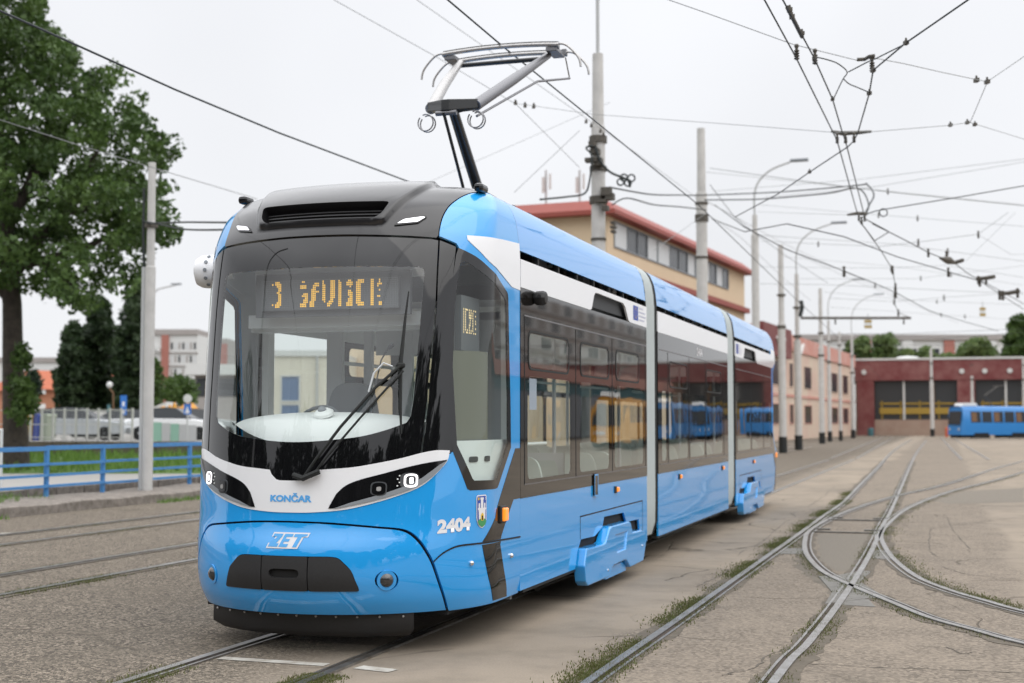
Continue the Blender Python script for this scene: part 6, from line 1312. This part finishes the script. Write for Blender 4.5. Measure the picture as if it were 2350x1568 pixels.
wire(zf((600, 520), (1050, 545), (1400, 515), (1960, 480)), [(0, 90)] * 4, .012, 'thin_wire', 'faint distant cross span below the bracket', name='span_wire', ins=((1, 2.4), (2, 2.4))); wire(zf((640, 800), (1100, 790), (1400, 800), (1960, 760)), [(0, 130)] * 4, .02, 'cable', 'dark feeder line seen in front of the far apartment block', name='feeder_cable'); wire(zf((600, 770), (1100, 770), (1960, 735)), [(0, 140)] * 3, .02, 'cable', 'second dark feeder line close to the apartment roof', name='feeder_cable'); wire(zf((590, 845), (1300, 850), (1960, 850)), [(0, 150)] * 3, .018, 'cable', 'lowest dark feeder line above the depot roof', name='feeder_cable')
for i, (pts, lb) in enumerate(((((1620, 370), (1960, 500)), 'dark bracket row over the right edge'), (((1790, 490), (1920, 478)), 'short hanger bracket at the right edge'))):
    P = zf(*pts)
hb = thing('hanger_bracket', atZ(*zf((1690, 380))[0], WZ), 'dark double hanger bracket left of the right edge', 'bracket'); b = MB(); b.tube([atZ(*q, WZ + .05) for q in zf((1630, 385), (1690, 380), (1750, 370))], .06, 6); obj('bar', b, M['fitting'], hb); [fitting(atZ(*q, WZ - .05), hb, 1.5) for q in zf((1640, 390), (1695, 392))]
hb = thing('hanger_bracket', atZ(*zf((1850, 485))[0], WZ), 'dark hanger bracket nearest to the right edge', 'bracket'); b = MB(); b.tube([atZ(*q, WZ + .05) for q in zf((1785, 490), (1850, 485), (1920, 472))], .07, 6); obj('bar', b, M['fitting'], hb); [fitting(atZ(*q, WZ - .08), hb, 1.9) for q in zf((1790, 495), (1812, 497), (1915, 480))]
for i, (p0_, p1_, p2_, d0, d1) in enumerate((((1740, 470), (2000, 492), (2350, 520), 61, 52), ((1620, 395), (1950, 430), (2350, 470), 47, 60), ((1800, 590), (2060, 612), (2350, 655), 71, 75), ((1836, 640), (2100, 640), (2350, 610), 78, 85), ((1890, 670), (2100, 690), (2350, 700), 100, 100), ((1740, 540), (2050, 560), (2350, 600), 61, 70), ((1905, 705), (2150, 722), (2350, 735), 110, 112), ((1803, 570), (1950, 640), (2200, 742), 71, 120), ((1618, 460), (1800, 560), (2080, 690), 47, 110))):
    wr, PP = wire([p0_, p1_, p2_], [(0, d0), (0, (d0 + d1) / 2), (0, d1)], .0075 + .003 * (i > 2), 'thin_wire', 'faint far overhead wire, ' + ('first', 'second', 'third', 'fourth', 'fifth', 'sixth', 'seventh', 'eighth', 'ninth')[i] + ' of the tangle right of the beige building', name='span_wire', group='faint far overhead wires')
    for f_ in ((.35, .62), (.5,), (.7,))[i % 3]: fitting(np.array(PP[0]) * (1 - f_) + np.array(PP[-1]) * f_ if i > 6 else np.array(PP[1]) + (np.array(PP[2]) - np.array(PP[1])) * (f_ - .3), wr, 1.5 + i * .12)
# bracket arm from the second lamp pole
E_ = atZ(1833, 1033); ba = thing('bracket_arm', (E_[0], E_[1], 8.0), 'long dark bracket arm reaching right from the second lamp pole', 'bracket arm'); dE = 77.6
b = MB(); b.tube([atD(1838, 730, dE), atD(1700 + 390, 730, dE)], .075, 8); obj('arm', b, M['fitting'], ba); b = MB(); b.tube([atD(1838, 690, dE), atD(1841, 705, dE), atD(1836, 727, dE)], .12, 6); obj('cable_end', b, M['cable'], ba)
for q in (1917, 2074): fitting(atD(q, 737, dE), ba, 2.2)
# yellow notice boards hung on the wires
for px, py, w_, h_, d, lb in ((1992, 744, 17, 19, 110, 'yellow and white board hanging from the bracket arm'), (2255, 716, 13, 20, 105, 'yellow and white board hanging higher at the right')):
    A = atD(px - w_ / 2, py + h_ / 2, d); B = atD(px + w_ / 2, py - h_ / 2, d); fr, ln, an = wall_frame(A[:2], B[:2]); t = thing('hanging_board', (A + B) / 2, lb, 'sign'); hh = B[2] - A[2]
    fbox('board', fr, 0, ln, A[2], B[2], -.03, .03, M['apt_white'], t); fbox('yellow_stripe', fr, 0, ln, A[2], A[2] + hh * .3, .031, .036, M['yellow'], t); fbox('yellow_stripe', fr, 0, ln, B[2] - hh * .3, B[2], .031, .036, M['yellow'], t)
    b = MB(); b.tube([fr(ln / 2, 0, B[2]), fr(ln / 2, 0, B[2] + .5)], .02, 6); obj('hook', b, M['fitting'], t)
# wires on the left and over the tram
wire([(-200, -60), (0, 25), (150, 92), (400, 205), (640, 305), (940, 418), (1100, 478)], [WZ] * 7, .012, 'wire', 'dark contact wire sloping down past the tree crown on the left')
wire([(-100, 240), (0, 275), (170, 330), (400, 400), (590, 457)], [(0, 22), (0, 22), (0, 24), (0, 28), (0, 32)], .008, 'thin_wire', 'thin grey wire crossing the tree and passing the grey pole', name='span_wire')
wire([(338, 513), (430, 510), (530, 511), (700, 508)], [(0, 29), (0, 26), (0, 24), (0, 23)], .02, 'cable', 'upper black cable from the grey pole to the tram roof', name='feeder_cable'); wire([(330, 508), (380, 518), (430, 527), (530, 527), (700, 520)], [(0, 29), (0, 28), (0, 26), (0, 24), (0, 23)], .02, 'cable', 'lower black cable from the grey pole, slightly sagging', name='feeder_cable', smooth_=4)
w1, _ = wire([(700, -40), (770, 2), (1000, 130), (1185, 240), (1330, 385)], [(0, 22), (0, 22), (0, 24), (0, 25), (0, 30)], .0055, 'thin_wire', 'thin grey wire slanting through the pantograph frame', name='span_wire')
for q in ((1183, 237), (1205, 243), (1225, 245)): clamp(atD(*q, 25), w1, .10)
w2, _ = wire([(900, -40), (960, 2), (1340, 268), (1460, 352), (1600, 455)], [(0, 22), (0, 23), (0, 29), (0, 33), (0, 45)], .0055, 'thin_wire', 'thin pale wire parallel to the contact wire of the tram', name='span_wire')
for q in ((1345, 280), (1357, 289), (1378, 302), (1385, 310)): clamp(atD(*q, 31), w2, .10)
wire([(980, 420), (1150, 345), (1400, 235)], [(0, 40)] * 3, .0055, 'thin_wire', 'faint wire rising behind the pantograph arm', name='span_wire'); wire([(1180, 442), (1240, 385), (1330, 300)], [(0, 32)] * 3, .007, 'thin_wire', 'faint guy wire beside the antenna masts', name='span_wire')
wire(zr((40, 1210), (200, 1420), (340, 1530)) + [(1800, 585), (1900, 650)], [(0, 47), (0, 52), (0, 60), (0, 72), (0, 90)], .012, 'wire', 'wire falling from the thick pole past the lamp pole', name='feeder_wire'); wire([(1500, 575), (1620, 490), (1700, 545), (1800, 640), (1860, 690)], [(0, 40), (0, 47), (0, 58), (0, 68), (0, 76)], .008, 'thin_wire', 'thin wire in front of the red roof', name='span_wire')

# ------------------------------------------------------------------ trees
def tree(outline, d, depth, n, leaf, label, cat, m, trunk, name='tree', holes=(), per=46, rad=.55, group=None, limbs=(), dens=None, tm='bark', zb=0.):
    o = np.array(outline, float); lo, hi = o.min(0), o.max(0); cl = []
    while len(cl) < n:
        x, y = rng.uniform(lo[0], hi[0]), rng.uniform(lo[1], hi[1])
        if not inside(outline, np.array([x]), np.array([y]))[0]: continue
        if any((x - h[0]) ** 2 + (y - h[1]) ** 2 < h[2] ** 2 for h in holes): continue
        cl.append(atD(x, y, d + depth * rng.normal(0, .45)))
    cl = np.array(cl); cr0 = rad * rng.uniform(.6, 1.25, n); sh_ = rng.uniform(0, .55, n)
    k = per; C0 = np.repeat(cl, k, 0); rr = np.repeat(cr0, k)[:, None]; u = rng.normal(0, 1, (n * k, 3)); u /= np.linalg.norm(u, axis=1, keepdims=True); P = C0 + u * rr * rng.uniform(.2, 1, (n * k, 1)) ** .5 * np.array([1, 1, .8])
    a = rng.normal(0, 1, (n * k, 3)); a /= np.linalg.norm(a, axis=1, keepdims=True); b_ = np.cross(a, rng.normal(0, 1, (n * k, 3))); b_ /= np.linalg.norm(b_, axis=1, keepdims=True)
    s_ = leaf * rng.uniform(.6, 1.3, (n * k, 1)); v = np.stack([P - a * s_, P + b_ * s_ * .6, P + a * s_, P - b_ * s_ * .6], 1).reshape(-1, 3)
    base = trunk[0][0]; t = thing(name, (*base[:2], zb), label, cat, group); off = np.array([base[0], base[1], zb])
    me = bpy.data.meshes.new('crown'); N_ = n * k; me.vertices.add(4 * N_); me.vertices.foreach_set('co', (v - off).ravel()); me.loops.add(4 * N_); me.loops.foreach_set('vertex_index', np.arange(4 * N_)); me.polygons.add(N_)
    me.polygons.foreach_set('loop_start', np.arange(N_) * 4); me.polygons.foreach_set('loop_total', np.full(N_, 4)); me.update()
    at_ = me.color_attributes.new('tone', 'FLOAT_COLOR', 'POINT'); tn_ = np.repeat(np.clip(np.repeat(sh_, k) + rng.uniform(0, .45, N_), 0, 1), 4); at_.data.foreach_set('color', np.stack([tn_, tn_, tn_, np.ones_like(tn_)], 1).ravel())
    me.materials.append(M[m]); c = bpy.data.objects.new('crown', me); C.objects.link(c); c.parent = t
    b = MB()
    for pts, r in [trunk] + list(limbs): b.tube(pts, r, 10)
    obj('trunk', b, M[tm], t, smooth='auto'); return t
M['leaf'] = leaf_mat('broad_leaf', (.026, .058, .014), (.10, .165, .04)); M['leaf_dark'] = leaf_mat('dark_leaf', (.018, .036, .016), (.045, .075, .028)); M['leaf_light'] = leaf_mat('light_leaf', (.075, .13, .04), (.18, .24, .09)); M['needle'] = leaf_mat('needle_leaf', (.012, .028, .014), (.03, .05, .025))
td = 44.
T0 = lambda px, py: atD(px, py, td)
bx = atD(38, 1060, td)
trunk = ([T0(34, 1085), T0(36, 1000), T0(30, 860), T0(28, 700), T0(20, 600), T0(5, 420), T0(-10, 200)], [.48, .40, .33, .30, .27, .22, .14])
limbs = [([T0(24, 640), T0(60, 580), T0(130, 500), T0(190, 420), T0(230, 330)], [.26, .22, .17, .12, .06]), ([T0(25, 610), T0(90, 600), T0(190, 570), T0(300, 520)], [.20, .15, .10, .05]), ([T0(15, 520), T0(70, 420), T0(110, 300), T0(120, 170)], [.22, .18, .12, .05]), ([T0(28, 690), T0(-20, 640), T0(-80, 560)], [.22, .16, .10]), ([T0(140, 490), T0(240, 470), T0(330, 400)], [.12, .08, .04]), ([T0(100, 600), T0(140, 640), T0(190, 670)], [.10, .07, .03])]
outline = [(-190, -190), (60, -190), (95, -60), (96, 12), (112, 40), (128, 95), (172, 120), (186, 160), (182, 195), (215, 175), (235, 150), (272, 160), (276, 205), (300, 235), (320, 222), (340, 250), (352, 300), (378, 300), (402, 325), (400, 355), (372, 400), (390, 430), (362, 470), (395, 490), (412, 530), (385, 560), (350, 545), (345, 590), (318, 620), (300, 650), (280, 665), (255, 680), (228, 700), (180, 718), (150, 690), (110, 660), (70, 668), (48, 640), (-190, 660)]
holes = [(185, 345, 20), (145, 385, 26), (130, 420, 20), (205, 330, 14), (290, 425, 17), (235, 520, 24), (190, 540, 16), (40, 300, 14), (60, 490, 12), (100, 530, 14), (150, 600, 16), (250, 610, 16), (55, 75, 14), (300, 570, 18), (35, 520, 12), (120, 640, 12), (200, 610, 12), (75, 560, 12), (170, 480, 12), (200, 650, 14)]
tree(outline, td, 6., 1020, .10, 'huge broadleaf tree with thick dark trunk filling the upper left corner', 'tree', 'leaf', trunk, 'broadleaf_tree', holes, per=62, rad=.46, limbs=limbs)
bt = [(30, 845), (60, 850), (72, 880), (75, 920), (50, 960), (40, 930)]
tree([(30, 872), (56, 874), (74, 905), (70, 945), (46, 968), (34, 930)], td - 1, .6, 22, .09, 'leafy shoots sprouting from the big trunk low down', 'shoots', 'leaf', ([T0(40, 950), T0(60, 910)], [.04, .02]), 'trunk_shoots', per=50, rad=.35, zb=1.9)
tree([(40, 800), (58, 795), (70, 825), (55, 850), (42, 840)], td - 1, .5, 10, .08, 'small tuft of leaves on the big trunk above the shoots', 'shoots', 'leaf', ([T0(38, 840), T0(52, 820)], [.03, .02]), 'trunk_shoots', per=50, rad=.3, zb=3.2)
def poplar(pts, d, label, n=300, m='leaf_dark', leaf=.17, rad=.40, cat='tree', name='poplar_tree', per=45, holes=(), group='dark poplars behind the car park'):
    o = np.array(pts); cx = (o[:, 0].min() + o[:, 0].max()) / 2; by = o[:, 1].max(); ty = o[:, 1].min(); g = gd(cx, d)
    tree(pts, d, 2.2, n, leaf, label, cat, m, ([g, atD(cx, by, d), atD(cx, ty + (by - ty) * .3, d)], [.3, .26, .06]), name, holes, per, rad, group)
poplar([(135, 935), (132, 860), (145, 800), (152, 755), (168, 740), (182, 760), (196, 810), (205, 870), (200, 945)], 86, 'leftmost dark poplar behind the hoarding, shorter and bushier', 260)
poplar([(195, 945), (192, 850), (202, 760), (212, 700), (226, 680), (246, 700), (258, 760), (252, 830), (262, 900), (258, 945)], 88, 'tall dark poplar second from the left, beside the orange roof', 330)
poplar([(268, 945), (268, 840), (272, 765), (284, 745), (296, 700), (302, 640), (322, 640), (330, 760), (330, 945)], 84, 'dark poplar directly left of the grey pole', 300)
poplar([(340, 945), (334, 850), (345, 820), (362, 840), (372, 900), (372, 945)], 110, 'small green poplar right of the grey pole', 80, 'leaf')
poplar([(62, 905), (68, 870), (73, 850), (82, 875), (86, 905)], 92, 'small dark spruce beside the brick house balcony', 60, 'needle', .14, .45, name='spruce_tree')
tree([(375, 905), (385, 880), (410, 870), (440, 885), (440, 920), (380, 925)], 120, 2.5, 60, .2, 'low bushes under the white apartment tower', 'bushes', 'leaf', ([gd(405, 120), gd(405, 120, 3.5)], [.15, .06]), 'bush', per=40, rad=.8)
# far right trees over the depot roof
tr_ = [([(1945, 815), (1950, 790), (1985, 775), (1995, 830), (1950, 838)], 'slim green tree behind the depot roof, leftmost', 'leaf_light', 110), ([(1995, 835), (2010, 785), (2030, 765), (2052, 785), (2050, 830)], 'round tree against the grey apartment block', 'leaf_light', 90), ([(2040, 832), (2055, 812), (2080, 805), (2105, 812), (2108, 834)], 'low pale bush rising above the white roof dome', 'leaf_light', 90), ([(2108, 830), (2112, 810), (2125, 800), (2140, 815), (2142, 832)], 'small pale tree left of the lone pole', 'leaf_light', 60), ([(2150, 832), (2165, 815), (2195, 822), (2200, 834)], 'low hedge like tree right of the lone pole', 'leaf_light', 60), ([(2200, 832), (2206, 800), (2230, 785), (2255, 780), (2285, 800), (2290, 830)], 'broad green tree above the depot roof on the right', 'leaf_light', 120), ([(2305, 830), (2312, 770), (2322, 735), (2340, 725), (2375, 735), (2390, 830)], 'tall dark tree at the right edge above the depot', 'leaf', 220)]
for pts, lb, m, n in tr_: poplar(pts, 205, lb, n, m, .30, .85, group='trees behind the depot roof', name='deciduous_tree', per=38)
# trees behind the photographer, mirrored in the windscreen and panels
for i in range(15):
    a_ = R(-75 + i * 10.5); dd = 33 + 5 * math.sin(i * 2.3); x, y, h = -4.3 + dd * math.sin(a_), 8.7 - dd * math.cos(a_), 9.5 + 2.5 * math.sin(i * 1.7) + (3 if i == 6 else 0)
    t = thing('deciduous_tree', (x, y, 0), ('leftmost', 'second', 'third', 'fourth', 'fifth', 'sixth', 'seventh and tallest', 'eighth', 'ninth', 'tenth', 'eleventh', 'twelfth', 'thirteenth', 'fourteenth', 'rightmost')[i] + ' dark tree in the row mirrored low in the windscreen', 'tree', 'mirrored tree row behind the photographer'); b = MB(); b.tube([(x, y, 0), (x, y, h * .6)], [.25, .1], 8); obj('trunk', b, M['bark'], t); b = MB()
    for _ in range(1500):
        u = rng.normal(0, 1, 3); u /= np.linalg.norm(u); q = np.array([0, 0, h * .52]) + u * np.array([h * .42, h * .42, h * .48]) * rng.uniform(.3, 1) ** .5; a = rng.normal(0, .42, (3, 3)); b.add([np.array([x, y, 0]) + q + r_ for r_ in a], [(0, 1, 2)])
    obj('crown', b, M['needle'], t)
